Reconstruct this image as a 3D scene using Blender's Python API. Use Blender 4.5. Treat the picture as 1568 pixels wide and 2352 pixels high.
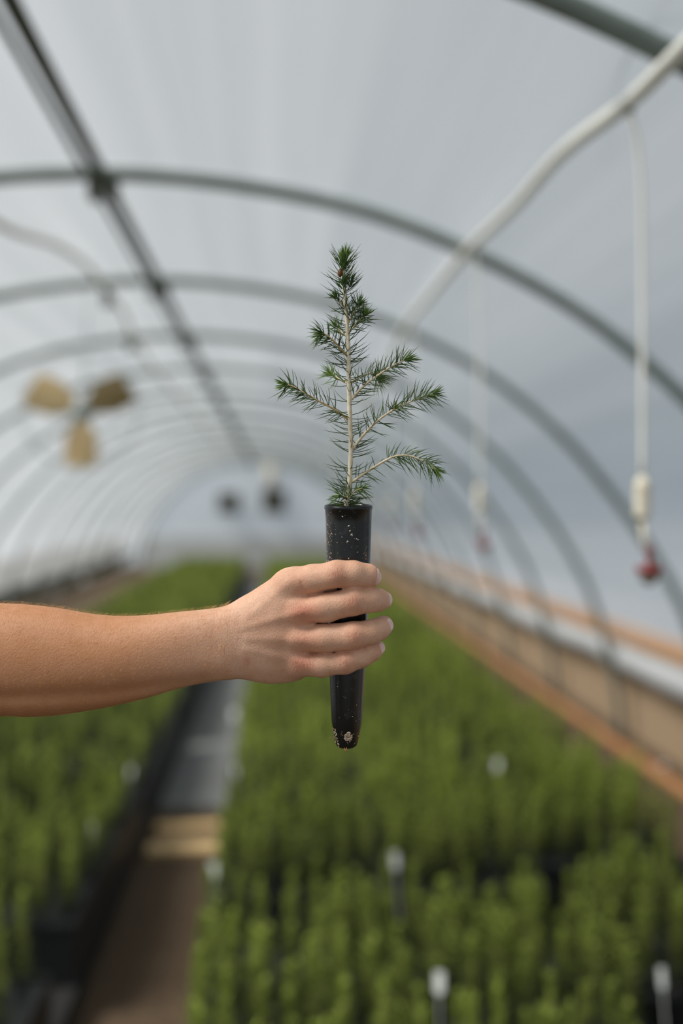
import bpy, math, random
import numpy as np
from mathutils import Vector, Matrix

random.seed(7)
rng = np.random.default_rng(11)
scene = bpy.context.scene
for o in list(bpy.data.objects):
    bpy.data.objects.remove(o, do_unlink=True)
COL = scene.collection

# ------------------------------------------------------------------ camera
CAM = Vector((0.0, 0.0, 1.80))
YAW, PITCH = math.radians(3.73), math.radians(0.28)
cam_d = bpy.data.cameras.new('camera')
cam = bpy.data.objects.new('camera', cam_d)
COL.objects.link(cam)
cam_d.sensor_fit = 'HORIZONTAL'
cam_d.sensor_width = 24.0
cam_d.lens = 35.0
cam_d.clip_start = 0.02
cam_d.clip_end = 400
cam.location = CAM
cam.rotation_euler = (math.radians(90) - PITCH, 0.0, -YAW)
FOCUS = 0.845
cam_d.dof.use_dof = True
cam_d.dof.focus_distance = FOCUS
cam_d.dof.aperture_fstop = 1.65
scene.camera = cam
CROT = cam.rotation_euler.to_matrix()
F = 35.0 / 24.0 * 1568.0

# ------------------------------------------------------------------ light
world = bpy.data.worlds.new('overcast_sky')
scene.world = world
world.use_nodes = True
bg = world.node_tree.nodes['Background']
bg.inputs['Color'].default_value = (0.77, 0.90, 1.0, 1)
bg.inputs['Strength'].default_value = 0.35
sun_d = bpy.data.lights.new('sun', 'SUN')
sun = bpy.data.objects.new('sun', sun_d)
COL.objects.link(sun)
sun_d.energy = 6.0
sun_d.angle = math.radians(24)
sun_d.color = (1.0, 0.95, 0.87)
to_sun = Vector((-0.60, -0.14, 0.78)).normalized()
sun.rotation_euler = to_sun.to_track_quat('Z', 'Y').to_euler()
sun.location = (-3, -2, 8)

vs = scene.view_settings
vs.view_transform = 'Standard'
vs.look = 'None'
vs.exposure = 0.36
vs.gamma = 1.0
vs.use_curve_mapping = False
cy = scene.cycles
cy.max_bounces = 8
cy.diffuse_bounces = 4
cy.glossy_bounces = 3
cy.transmission_bounces = 4
cy.transparent_max_bounces = 12
cy.sample_clamp_indirect = 6.0
cy.caustics_reflective = False
cy.caustics_refractive = False


# ------------------------------------------------------------------ helpers
def ray(px, py):
    v = Vector(((px - 784.0) / F, (1176.0 - py) / F, -1.0))
    return CROT @ v


def at(px, py, Y):
    """point on the pixel's ray in the cross-section at distance Y down the house"""
    d = ray(px, py)
    return CAM + d * (Y / d.y)


def atz(px, py, z):
    d = ray(px, py)
    return CAM + d * ((z - CAM.z) / d.z)


def lin(r, g, b):
    def f(c):
        c /= 255.0
        return c / 12.92 if c <= 0.04045 else ((c + 0.055) / 1.055) ** 2.4
    return (f(r), f(g), f(b), 1.0)


class NT:
    def __init__(self, name):
        self.m = bpy.data.materials.new(name)
        self.m.use_nodes = True
        self.t = self.m.node_tree
        self.t.nodes.clear()
        self.out = self.n('ShaderNodeOutputMaterial')

    def n(self, typ, **kw):
        nd = self.t.nodes.new(typ)
        for k, v in kw.items():
            if hasattr(nd, k):
                setattr(nd, k, v)
            else:
                nd.inputs[k.replace('_', ' ')].default_value = v
        return nd

    def l(self, a, b):
        self.t.links.new(a, b)

    def mixc(self, fac, a, b, mode='MIX'):
        nd = self.t.nodes.new('ShaderNodeMix')
        nd.data_type = 'RGBA'
        nd.blend_type = mode
        for sock, v in ((nd.inputs[0], fac), (nd.inputs[6], a), (nd.inputs[7], b)):
            if isinstance(v, (tuple, list, float, int)):
                sock.default_value = v
            else:
                self.l(v, sock)
        return nd.outputs[2]

    def math(self, op, a, b=None, c=None, clamp=False):
        nd = self.t.nodes.new('ShaderNodeMath')
        nd.operation = op
        nd.use_clamp = clamp
        for i, v in enumerate((a, b, c)):
            if v is None:
                continue
            if isinstance(v, (float, int)):
                nd.inputs[i].default_value = v
            else:
                self.l(v, nd.inputs[i])
        return nd.outputs[0]

    def ramp(self, fac, p0, p1):
        nd = self.t.nodes.new('ShaderNodeMapRange')
        self.l(fac, nd.inputs[0])
        nd.inputs[1].default_value = p0
        nd.inputs[2].default_value = p1
        return nd.outputs[0]


def noise_mat(name, c1, c2, scale=20.0, rough=0.7, bump=0.0, metallic=0.0, spec=0.5, stretch=(1, 1, 1), detail=4.0):
    t = NT(name)
    tc = t.n('ShaderNodeTexCoord')
    mp = t.n('ShaderNodeMapping')
    mp.inputs['Scale'].default_value = stretch
    t.l(tc.outputs['Object'], mp.inputs[0])
    nz = t.n('ShaderNodeTexNoise')
    nz.inputs['Scale'].default_value = scale
    nz.inputs['Detail'].default_value = detail
    t.l(mp.outputs[0], nz.inputs['Vector'])
    f = t.ramp(nz.outputs['Fac'], 0.3, 0.7)
    col = t.mixc(f, c1, c2)
    b = t.n('ShaderNodeBsdfPrincipled')
    b.inputs['Roughness'].default_value = rough
    b.inputs['Metallic'].default_value = metallic
    b.inputs['Specular IOR Level'].default_value = spec
    t.l(col, b.inputs['Base Color'])
    if bump:
        bp = t.n('ShaderNodeBump')
        bp.inputs['Strength'].default_value = bump
        bp.inputs['Distance'].default_value = 0.01
        t.l(nz.outputs['Fac'], bp.inputs['Height'])
        t.l(bp.outputs[0], b.inputs['Normal'])
    t.l(b.outputs[0], t.out.inputs[0])
    return t.m


def film_mat(name, see, pass_, refl, tint=(0.94, 0.97, 1.0, 1), streak=True):
    """milky greenhouse poly: part of the light goes straight through, part is scattered"""
    t = NT(name)
    col = tint
    if streak:
        tc = t.n('ShaderNodeTexCoord')
        mp = t.n('ShaderNodeMapping')
        mp.inputs['Scale'].default_value = (3.4, 0.10, 3.4)
        t.l(tc.outputs['Object'], mp.inputs[0])
        nz = t.n('ShaderNodeTexNoise')
        nz.inputs['Scale'].default_value = 1.6
        nz.inputs['Detail'].default_value = 3
        t.l(mp.outputs[0], nz.inputs['Vector'])
        f = t.ramp(nz.outputs['Fac'], 0.25, 0.75)
        col = t.mixc(f, tuple(c * 0.84 for c in tint[:3]) + (1,), (min(1, tint[0] * 1.03), tint[1], tint[2], 1))
    tr = t.n('ShaderNodeBsdfTransparent')
    tl = t.n('ShaderNodeBsdfTranslucent')
    df = t.n('ShaderNodeBsdfDiffuse')
    for s in (tr, tl, df):
        if isinstance(col, tuple):
            s.inputs['Color'].default_value = col
        else:
            t.l(col, s.inputs['Color'])
    m1 = t.n('ShaderNodeMixShader')
    m1.inputs[0].default_value = refl / (pass_ + refl)
    t.l(tl.outputs[0], m1.inputs[1])
    t.l(df.outputs[0], m1.inputs[2])
    m2 = t.n('ShaderNodeMixShader')
    m2.inputs[0].default_value = 1.0 - see
    t.l(tr.outputs[0], m2.inputs[1])
    t.l(m1.outputs[0], m2.inputs[2])
    t.l(m2.outputs[0], t.out.inputs[0])
    return t.m


def leaf_mat(name, dark, light, tl=0.25, rough=0.5):
    t = NT(name)
    at_ = t.n('ShaderNodeAttribute', attribute_name='hue')
    col = t.mixc(at_.outputs['Fac'], dark, light)
    b = t.n('ShaderNodeBsdfPrincipled')
    b.inputs['Roughness'].default_value = rough
    b.inputs['Specular IOR Level'].default_value = 0.3
    t.l(col, b.inputs['Base Color'])
    tr = t.n('ShaderNodeBsdfTranslucent')
    t.l(col, tr.inputs['Color'])
    mx = t.n('ShaderNodeMixShader')
    mx.inputs[0].default_value = tl
    t.l(b.outputs[0], mx.inputs[1])
    t.l(tr.outputs[0], mx.inputs[2])
    t.l(mx.outputs[0], t.out.inputs[0])
    return t.m


class MB:
    """collects vertices and faces; build() makes ONE mesh object"""
    def __init__(self):
        self.v, self.f, self.a = [], [], []

    def add(self, vs_, fs, hue=0.0):
        o = len(self.v)
        self.v.extend([tuple(p) for p in vs_])
        self.f.extend([tuple(i + o for i in q) for q in fs])
        if np.isscalar(hue):
            self.a.extend([hue] * len(vs_))
        else:
            self.a.extend(hue)

    def box(self, c, s, rot=None):
        x, y, z = (k / 2 for k in s)
        P = [Vector((sx * x, sy * y, sz * z)) for sx in (-1, 1) for sy in (-1, 1) for sz in (-1, 1)]
        if rot is not None:
            P = [rot @ p for p in P]
        c = Vector(c)
        self.add([p + c for p in P], [(0, 1, 3, 2), (4, 6, 7, 5), (0, 4, 5, 1), (2, 3, 7, 6), (0, 2, 6, 4), (1, 5, 7, 3)])

    def tube(self, pts, rad, n=10, cap=True, hue=0.0):
        pts = [Vector(p) for p in pts]
        m = len(pts)
        rad = [rad] * m if np.isscalar(rad) else list(rad)
        T = []
        for i in range(m):
            a = pts[max(i - 1, 0)]
            b = pts[min(i + 1, m - 1)]
            d = (b - a)
            T.append(d.normalized() if d.length > 1e-9 else Vector((0, 0, 1)))
        ref = Vector((0, 0, 1)) if abs(T[0].z) < 0.9 else Vector((1, 0, 0))
        u = T[0].cross(ref).normalized()
        V = []
        for i in range(m):
            u = (u - T[i] * u.dot(T[i])).normalized()
            w = T[i].cross(u)
            for k in range(n):
                a = 2 * math.pi * k / n
                V.append(pts[i] + (u * math.cos(a) + w * math.sin(a)) * rad[i])
        Fc = []
        for i in range(m - 1):
            for k in range(n):
                k2 = (k + 1) % n
                Fc.append((i * n + k, (i + 1) * n + k, (i + 1) * n + k2, i * n + k2))
        if cap:
            Fc.append(tuple(range(n - 1, -1, -1))[::-1])
            Fc.append(tuple((m - 1) * n + k for k in range(n))[::-1])
        self.add(V, Fc, hue)

    def lathe(self, prof, c=(0, 0, 0), n=24, ax=None):
        """prof: list of (r, z)"""
        c = Vector(c)
        V = []
        for r, z in prof:
            for k in range(n):
                a = 2 * math.pi * k / n
                p = Vector((r * math.cos(a), r * math.sin(a), z))
                V.append(c + (ax @ p if ax is not None else p))
        Fc = []
        for i in range(len(prof) - 1):
            for k in range(n):
                k2 = (k + 1) % n
                Fc.append((i * n + k, i * n + k2, (i + 1) * n + k2, (i + 1) * n + k))
        Fc.append(tuple(range(n))[::-1])
        Fc.append(tuple((len(prof) - 1) * n + k for k in range(n)))
        self.add(V, Fc)

    def build(self, name, mat, parent=None, smooth=True, hue=False):
        me = bpy.data.meshes.new(name)
        me.from_pydata(self.v, [], self.f)
        if smooth:
            me.polygons.foreach_set('use_smooth', [True] * len(me.polygons))
        if hue:
            at_ = me.attributes.new('hue', 'FLOAT', 'POINT')
            at_.data.foreach_set('value', np.array(self.a, dtype=np.float32))
        me.materials.append(mat)
        me.update()
        return link(name, me, parent)


def link(name, me, parent=None):
    o = bpy.data.objects.new(name, me)
    COL.objects.link(o)
    if parent is not None:
        o.parent = parent
    return o


def np_mesh(name, V, Q, mat, parent=None, smooth=True, attrs=None):
    """fast mesh from numpy arrays; Q is (n,3) or (n,4)"""
    me = bpy.data.meshes.new(name)
    V = np.ascontiguousarray(V, dtype=np.float32)
    Q = np.ascontiguousarray(Q, dtype=np.int32)
    k = Q.shape[1]
    me.vertices.add(len(V))
    me.vertices.foreach_set('co', V.ravel())
    me.loops.add(Q.size)
    me.loops.foreach_set('vertex_index', Q.ravel())
    me.polygons.add(len(Q))
    me.polygons.foreach_set('loop_start', np.arange(len(Q), dtype=np.int32) * k)
    me.polygons.foreach_set('loop_total', np.full(len(Q), k, dtype=np.int32))
    if smooth:
        me.polygons.foreach_set('use_smooth', np.ones(len(Q), dtype=bool))
    for nm, arr in (attrs or {}).items():
        a = me.attributes.new(nm, 'FLOAT', 'POINT')
        a.data.foreach_set('value', np.ascontiguousarray(arr, dtype=np.float32))
    me.materials.append(mat)
    me.update(calc_edges=True)
    me.validate()
    return link(name, me, parent)


def empty(name, loc=(0, 0, 0), rz=0.0):
    o = bpy.data.objects.new(name, None)
    COL.objects.link(o)
    o.empty_display_size = 0.05
    o.location = loc
    o.rotation_euler = (0, 0, rz)
    return o


def tag(o, label=None, cat=None, group=None, kind=None):
    if label:
        o['label'] = label
    if cat:
        o['category'] = cat
    if group:
        o['group'] = group
    if kind:
        o['kind'] = kind
    return o


def copy_tree(o, parent=None):
    c = o.copy()
    COL.objects.link(c)
    c.parent = parent
    for ch in list(o.children):
        copy_tree(ch, c)
    return c


def catmull(P, n=8):
    P = np.asarray(P, dtype=float)
    Q = np.vstack([2 * P[0] - P[1], P, 2 * P[-1] - P[-2]])
    out = []
    for i in range(1, len(Q) - 2):
        for k in range(n):
            t = k / n
            a, b, c, d = Q[i - 1], Q[i], Q[i + 1], Q[i + 2]
            out.append(0.5 * (2 * b + (c - a) * t + (2 * a - 5 * b + 4 * c - d) * t * t + (3 * b - a - 3 * c + d) * t ** 3))
    out.append(P[-1])
    return np.array(out)


# ------------------------------------------------------------------ materials
M = {}
M['film'] = film_mat('milky_poly_film', 0.52, 0.17, 0.31)
M['end_film'] = film_mat('end_wall_poly', 0.20, 0.30, 0.50, streak=False)
M['roll'] = film_mat('rolled_poly', 0.0, 0.30, 0.70, (0.66, 0.68, 0.69, 1), streak=False)
M['steel'] = noise_mat('galvanised_steel', lin(102, 112, 106), lin(122, 132, 125), 14, 0.6, metallic=0.0, spec=0.3)
M['steel_dark'] = noise_mat('weathered_steel', lin(62, 66, 54), lin(84, 88, 74), 14, 0.65, metallic=0.0, spec=0.3)
M['pvc'] = noise_mat('white_poly_pipe', lin(225, 225, 215), lin(240, 240, 232), 12, 0.45)
M['ivory'] = noise_mat('ivory_plastic', lin(222, 214, 190), lin(238, 232, 214), 30, 0.5)
M['red'] = noise_mat('red_plastic', lin(150, 26, 20), lin(110, 16, 14), 40, 0.4)
M['grey_plastic'] = noise_mat('grey_plastic', lin(120, 122, 110), lin(150, 150, 138), 40, 0.4)
M['wire'] = noise_mat('rusty_wire', lin(90, 74, 66), lin(120, 104, 94), 40, 0.6)
M['wood'] = noise_mat('orange_lumber', lin(236, 158, 76), lin(246, 182, 104), 6, 0.7, stretch=(6, 0.4, 6))
M['wood_red'] = noise_mat('red_cedar_board', lin(186, 128, 78), lin(206, 154, 106), 6, 0.75, stretch=(6, 0.4, 6))
M['plank'] = noise_mat('bleached_plank', lin(206, 172, 120), lin(226, 196, 146), 8, 0.8, stretch=(0.6, 8, 8))
M['mesh_tan'] = noise_mat('tan_shade_cloth', lin(152, 130, 104), lin(172, 150, 122), 9, 0.9, stretch=(1, 1.2, 4))
M['dirt'] = noise_mat('brown_gravel', lin(62, 49, 35), lin(96, 77, 55), 28, 0.95, bump=0.5)
M['path'] = noise_mat('grey_gravel', lin(104, 108, 110), lin(138, 138, 134), 30, 0.95, bump=0.4)
M['ground'] = noise_mat('dry_ground', lin(116, 124, 132), lin(124, 131, 138), 2.5, 0.95)
M['tray'] = noise_mat('black_tray_plastic', lin(24, 26, 27), lin(34, 36, 37), 20, 0.5)
M['bench'] = noise_mat('dark_pallet', lin(20, 19, 18), lin(32, 30, 28), 12, 0.8)
M['fan_beige'] = noise_mat('beige_fan_blade', lin(186, 162, 116), lin(168, 144, 98), 8, 0.6)
M['fan_grey'] = noise_mat('grey_fan_motor', lin(168, 178, 178), lin(140, 152, 152), 10, 0.5)
M['vent'] = noise_mat('dark_louver', lin(88, 84, 64), lin(106, 102, 82), 10, 0.6)
M['duct'] = noise_mat('tan_duct', lin(176, 170, 152), lin(190, 184, 168), 5, 0.6)
M['board_white'] = noise_mat('white_end_board', lin(196, 202, 202), lin(210, 216, 216), 3, 0.7)
M['label'] = noise_mat('white_plastic_tag', lin(232, 236, 232), lin(244, 246, 244), 30, 0.4)
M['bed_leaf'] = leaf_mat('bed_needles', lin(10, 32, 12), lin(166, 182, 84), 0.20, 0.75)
M['stem_b'] = noise_mat('seedling_stem_brown', lin(120, 104, 70), lin(150, 132, 92), 40, 0.8)
M['shrub'] = leaf_mat('shrub_leaf', lin(44, 46, 32), lin(84, 86, 62), 0.10, 0.7)
M['bark'] = noise_mat('shrub_bark', lin(70, 60, 48), lin(92, 80, 64), 20, 0.9)

# ------------------------------------------------------------------ greenhouse shell
AX = -0.66                     # axis of the arch
Y0, DY, NH = 2.11, 1.83, 16     # hoops
YB, YE = -3.38, Y0 + DY * (NH - 1)
PROF = np.array([(0, 0), (.5, .042), (.93, .148), (1.4, .37), (1.75, .635), (2.0, .905), (2.2, 1.18), (2.36, 1.47),
                 (2.47, 1.80), (2.54, 2.10), (2.57, 2.385)]) * 1.3
half = catmull(np.vstack([PROF[1:2] * [-1, 1], PROF]), 6)[6:]
arch = np.vstack([half[:0:-1] * [-1, 1], half])           # left to right (u, drop)
arch_xz = np.column_stack([AX + arch[:, 0], 3.10 - arch[:, 1]])


def arch_offset(off):
    d = np.gradient(arch_xz, axis=0)
    d /= np.linalg.norm(d, axis=1)[:, None]
    nrm = np.column_stack([-d[:, 1], d[:, 0]])
    return arch_xz + nrm * off


def roof_z(x):
    return float(np.interp(x, arch_xz[:, 0], arch_xz[:, 1]))


# poly cover
xz = arch_offset(0.045)
xz = xz[(xz[:, 1] > 0.80) | ((xz[:, 0] < AX) & (xz[:, 1] > 0.56))]
ys = np.linspace(YB, YE, 64)
V = np.array([(x, y, z + (0.010 * math.sin(y * 3.43 + x * 2.0))) for y in ys for x, z in xz])
m = len(xz)
Q = np.array([(i * m + k, i * m + k + 1, (i + 1) * m + k + 1, (i + 1) * m + k) for i in range(len(ys) - 1) for k in range(m - 1)])
tag(np_mesh('ceiling', V, Q, M['film']), 'milky white plastic film stretched over the greenhouse arch', kind='structure')

# end wall
pts = [p for p in arch_offset(0.04) if p[1] > 0.95]
mb = MB()
mb.add([(x, YE + 0.03, z) for x, z in pts], [tuple(range(len(pts)))])
we = tag(mb.build('wall_back', M['end_film'], smooth=False), 'pale plastic end wall at the far end of the greenhouse', kind='structure')
mb = MB()
for i in range(8):
    w = 6.66 / 8
    mb.box((AX - 3.33 + w * (i + .5), YE + 0.02, 0.475), (w - 0.012, 0.04, 0.95))
mb.build('board', M['board_white'], we, smooth=False)

# frame: hoops, purlins, clamps
frame = tag(empty('trim_1', (AX, Y0, 0)), 'galvanised steel hoops and ridge pipes carrying the plastic roof', kind='structure')
mb = MB()
mb.tube([(x - AX, 0, z) for x, z in arch_xz], 0.027, 12)
h0 = mb.build('hoop', M['steel'], frame)
for i in range(-3, NH):
    o = h0 if i == 0 else h0.copy()
    if i:
        COL.objects.link(o)
        o.parent = frame
    o.location = (0, i * DY, 0)
mb = MB(); mb.tube([(0.02, YB - Y0, 3.022), (0.02, YE - Y0, 3.022)], 0.022, 10); mb.build('ridge_pipe', M['steel_dark'], frame)
mb = MB(); mb.tube([(-0.045, YB - Y0, 3.040), (-0.045, YE - Y0, 3.040)], 0.011, 8); mb.build('brace_pipe', M['steel_dark'], frame)
cl0 = None
for i in range(-3, NH):
    for u in (0.02, -0.045):
        if cl0 is None:
            mb = MB(); mb.box((0, 0, 0), (0.05, 0.07, 0.06)); mb.tube([(0, 0, -.05), (0, 0, .05)], 0.012, 8)
            cl0 = o = mb.build('clamp', M['steel_dark'], frame, smooth=False)
        else:
            o = cl0.copy(); COL.objects.link(o); o.parent = frame
        o.location = (u, i * DY, 3.035)
# side clamp bolted on the second hoop, behind the nearest sprinkler
p = at(1496, 1240, Y0 + DY)
o = cl0.copy(); COL.objects.link(o); o.parent = frame
rs = arch_xz[arch_xz[:, 0] > AX]
o.location = (float(np.interp(-p.z, -rs[:, 1], rs[:, 0])) - AX, DY, p.z)

# side walls: hip boards, rolled curtains, tan shade cloth, curb
mb = MB(); mb.box((AX + 3.335, (YB + YE) / 2, 0.835), (0.045, YE - YB, 0.13))
tag(mb.build('trim_2', M['wood'], smooth=False), 'long orange wooden hip board along the right side of the greenhouse', kind='structure')
mb = MB(); mb.box((AX - 3.36, (YB + YE) / 2, 0.555), (0.04, YE - YB, 0.05))
tag(mb.build('trim_3', M['steel_dark'], smooth=False), 'dark rail along the bottom edge of the film on the left', kind='structure')
mb = MB()
yy = np.linspace(YB, YE, 60)
mb.tube([(2.74, y, 0.63 + 0.012 * math.sin(y * 1.7)) for y in yy], [0.118 + 0.006 * math.sin(y * 5.1) for y in yy], 16)
tag(mb.build('rolled_curtain', M['roll']), 'white rolled-up plastic side curtain under the orange board on the right', 'curtain')
mb = MB(); mb.box((2.80, (YB + YE) / 2, 0.36), (0.02, YE - YB, 0.72))
tag(mb.build('wall_right', M['mesh_tan'], smooth=False), 'tan shade cloth closing the lower right side wall', kind='structure')
mb = MB(); mb.box((AX - 3.42, (YB + YE) / 2, 0.11), (0.03, YE - YB, 0.22))
tag(mb.build('wall_left', M['mesh_tan'], smooth=False), 'low tan skirt along the open left side wall', kind='structure')
mb = MB(); mb.box((2.545, (YB + YE) / 2, 0.02), (0.05, YE - YB, 0.04))
tag(mb.build('baseboard_right', M['wood_red'], smooth=False), 'reddish wooden curb board on the ground along the right wall', kind='structure')

# ground
mb = MB(); mb.add([(-60, -30, -.02), (60, -30, -.02), (60, 90, -.02), (-60, 90, -.02)], [(0, 1, 2, 3)])
tag(mb.build('ground_outside', M['ground'], smooth=False), 'pale dry ground around the greenhouse', kind='structure')
mb = MB(); mb.add([(AX - 3.4, YB, 0), (2.8, YB, 0), (2.8, YE, 0), (AX - 3.4, YE, 0)], [(0, 1, 2, 3)])
tag(mb.build('floor', M['dirt'], smooth=False), 'brown gravel floor between the seedling beds', kind='structure')
mb = MB(); mb.box((-0.475, (5.95 + 25) / 2, 0.006), (0.45, 25 - 5.95, 0.012))
tag(mb.build('path', M['path'], smooth=False), 'grey gravel strip down the narrow aisle between the beds', kind='structure')

for i, (py, w, lab) in enumerate(((1893, 0.10, 'pale wooden plank lying across the aisle, the farther of two'),
                                  (1942, 0.16, 'pale wooden plank lying across the aisle, the nearer of two'))):
    p = atz(425, py, 0.03)
    mb = MB(); mb.box((0, 0, 0.015), (0.40, w, 0.03))
    o = tag(mb.build('plank', M['plank'], smooth=False), lab, 'plank', 'planks in the aisle')
    o.location = (-0.47, p.y, 0.0)

# shrubs outside the open left side
def shrub_mesh(seed):
    r = np.random.default_rng(seed)
    n = 1500
    d = r.normal(size=(n, 3)); d /= np.linalg.norm(d, axis=1)[:, None]
    rad = r.uniform(.55, 1, n)[:, None]
    c = d * rad * [0.5, 1.15, 0.46] + [0, 0, 0.46]
    a = r.normal(size=(n, 3)); a /= np.linalg.norm(a, axis=1)[:, None]
    b = np.cross(a, d); b /= np.linalg.norm(b, axis=1)[:, None] + 1e-9
    L = r.uniform(.05, .10, n)[:, None]
    V = np.stack([c - a * L, c + b * L * .5, c + a * L, c - b * L * .5], 1).reshape(-1, 3)
    V[:, 2] = np.maximum(V[:, 2], 0.0)
    return V, np.arange(4 * n).reshape(-1, 4), np.repeat(r.uniform(0, 1, n), 4)

names = ['first', 'second', 'third', 'fourth', 'fifth', 'sixth', 'seventh', 'eighth']
for i, y in enumerate((15.0, 17.5, 19.7, 23.0, 26.2, 29.2)):
    e = tag(empty('shrub', (-4.75 - 0.1 * (i % 2), y, -0.02)), 'dark low shrub outside the open left side, %s from the camera' % names[i], 'shrub', 'shrubs outside the left wall')
    V, Q, hu = shrub_mesh(40 + i)
    np_mesh('foliage', V, Q, M['shrub'], e, False, {'hue': hu})
    mb = MB()
    for k in range(4):
        a = k * 1.6 + i
        mb.tube([(0.03 * math.cos(a), 0.03 * math.sin(a), 0), (0.12 * math.cos(a), 0.12 * math.sin(a), 0.25), (0.25 * math.cos(a), 0.25 * math.sin(a), 0.55)], [.014, .011, .006], 6)
    mb.build('stem', M['bark'], e)

# ------------------------------------------------------------------ water lines and sprinklers
def pipe_pts(pl):
    return [Vector(p) for p in catmull([tuple(p) for p in pl], 6)]

px_r = [(1568, 112, 1.86), (1440, 237, 2.16), (1290, 352, 2.65), (1182, 472, 3.19), (1072, 577, 3.90), (985, 683, 4.85), (925, 763, 5.75)]
P = [at(*q) for q in px_r]
P = [P[0] + (P[0] - P[1]) * 3] + [P[0] + (P[0] - P[1]) * 1.2] + P
for k in range(3, NH):
    P.append(Vector((0.80, Y0 + DY * k, roof_z(0.80) - 0.055)))
mb = MB(); mb.tube(pipe_pts(P), 0.0185, 12)
wp = tag(mb.build('water_pipe', M['pvc']), 'white plastic water pipe hung under the hoops on the right', 'pipe')
PR = np.array([tuple(p) for p in pipe_pts(P)])
px_l = [(0, 515, 3.6), (130, 563, 4.53), (200, 610, 5.26), (240, 664, 5.77), (285, 722, 6.5), (312, 788, 7.6)]
P = [at(*q) for q in px_l]
P = [P[0] + Vector((-0.02, -2.6, -0.10)), P[0] + Vector((0, -1.1, -0.07))] + P
for k in range(4, NH):
    P.append(Vector((-1.08, Y0 + DY * k, roof_z(-1.08) - 0.055)))
mb = MB(); mb.tube(pipe_pts(P), 0.0165, 12)
tag(mb.build('water_pipe', M['pvc']), 'pale water pipe hung under the hoops on the left', 'pipe')
for i, (px, py, Y) in enumerate(((247, 682, 5.74), (300, 790, 7.57))):
    p = at(px, py, Y)
    mb = MB(); mb.box((0, 0, -0.01), (0.05, 0.05, 0.085)); mb.tube([(0, -.03, 0.0), (0, .03, 0.0)], 0.03, 8)
    o = tag(mb.build('pipe_hanger', M['steel_dark'], smooth=False), ('dark pipe hanger on the second hoop, beside the ridge', 'dark pipe hanger on the third hoop, beside the ridge')[i], 'hanger', 'pipe hangers on the left pipe')
    o.location = p

# hanging sprinkler
def ring_prof(z0, z1, r, n, dr):
    out = []
    for k in range(n + 1):
        z = z0 + (z1 - z0) * k / n
        out.append((r, z))
        if k < n:
            zz = z + (z1 - z0) / n * 0.5
            out.append((r - dr, zz - (z1 - z0) / n * 0.12)); out.append((r - dr, zz + (z1 - z0) / n * 0.12))
    return out

spr = empty('hanging_sprinkler')
mb = MB(); mb.tube(catmull([(0, 0, 0.004), (.006, 0, -.02), (.020, 0, -.075), (.028, 0, -.19), (.031, 0, -.45), (.032, 0, -.83)], 6), 0.0062, 10)
mb.build('drop_tube', M['pvc'], spr)
mb = MB(); mb.lathe([(0.006, -.805), (0.012, -.812), (.016, -.822)] + ring_prof(-.826, -.890, .0185, 8, .0022) + [(.014, -.897), (.007, -.906)], (.032, 0, 0), 20)
mb.build('weight', M['ivory'], spr)
mb = MB(); mb.tube([(.032, 0, -.90), (.036, 0, -.94), (.043, 0, -.968)], 0.0065, 10); mb.build('connector', M['ivory'], spr)
mb = MB(); mb.lathe([(.004, -.955), (.008, -.962), (.009, -.975), (.0055, -.985), (.0055, -1.003), (.014, -1.008), (.029, -1.006), (.030, -1.014), (.020, -1.026), (.006, -1.030)], (.047, 0, 0), 20)
hd = mb.build('sprinkler_head', M['red'], spr)
mb = MB(); mb.lathe([(.022, -1.026), (.020, -1.034), (.012, -1.043), (.003, -1.047)], (.047, 0, 0), 20); mb.build('deflector', M['grey_plastic'], hd)
mb = MB(); mb.box((0, 0, 0.004), (0.018, 0.018, 0.022)); mb.build('saddle', M['steel_dark'], spr, smooth=False)
ordn = ['nearest', 'second', 'third', 'fourth', 'fifth', 'sixth', 'seventh', 'eighth', 'ninth', 'tenth']
for i in range(10):
    Y = 2.15 + 1.66 * i
    o = spr if i == 0 else copy_tree(spr)
    x = float(np.interp(Y, PR[:, 1], PR[:, 0])); z = float(np.interp(Y, PR[:, 1], PR[:, 2]))
    o.location = (x, Y, z - 0.018)
    if i:
        o.scale = (1, 1, 1 + (z - 2.67) / 1.03 * 0.9)
    tag(o, 'white drop tube with ribbed weight and red sprinkler head, %s of the hanging row' % ordn[i], 'sprinkler', 'sprinklers hanging from the right pipe')

# loose wire near the front hoop
mb = MB(); mb.tube(catmull([tuple(at(*q)) for q in ((1545, -60, 2.05), (1530, 0, 2.06), (1480, 75, 2.16), (1420, 165, 2.35), (1372, 250, 2.6), (1340, 300, 2.8))], 6), 0.0013, 6)
tag(mb.build('loose_wire', M['wire']), 'thin brown wire dangling from the nearest hoop, top right', 'wire')

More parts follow.
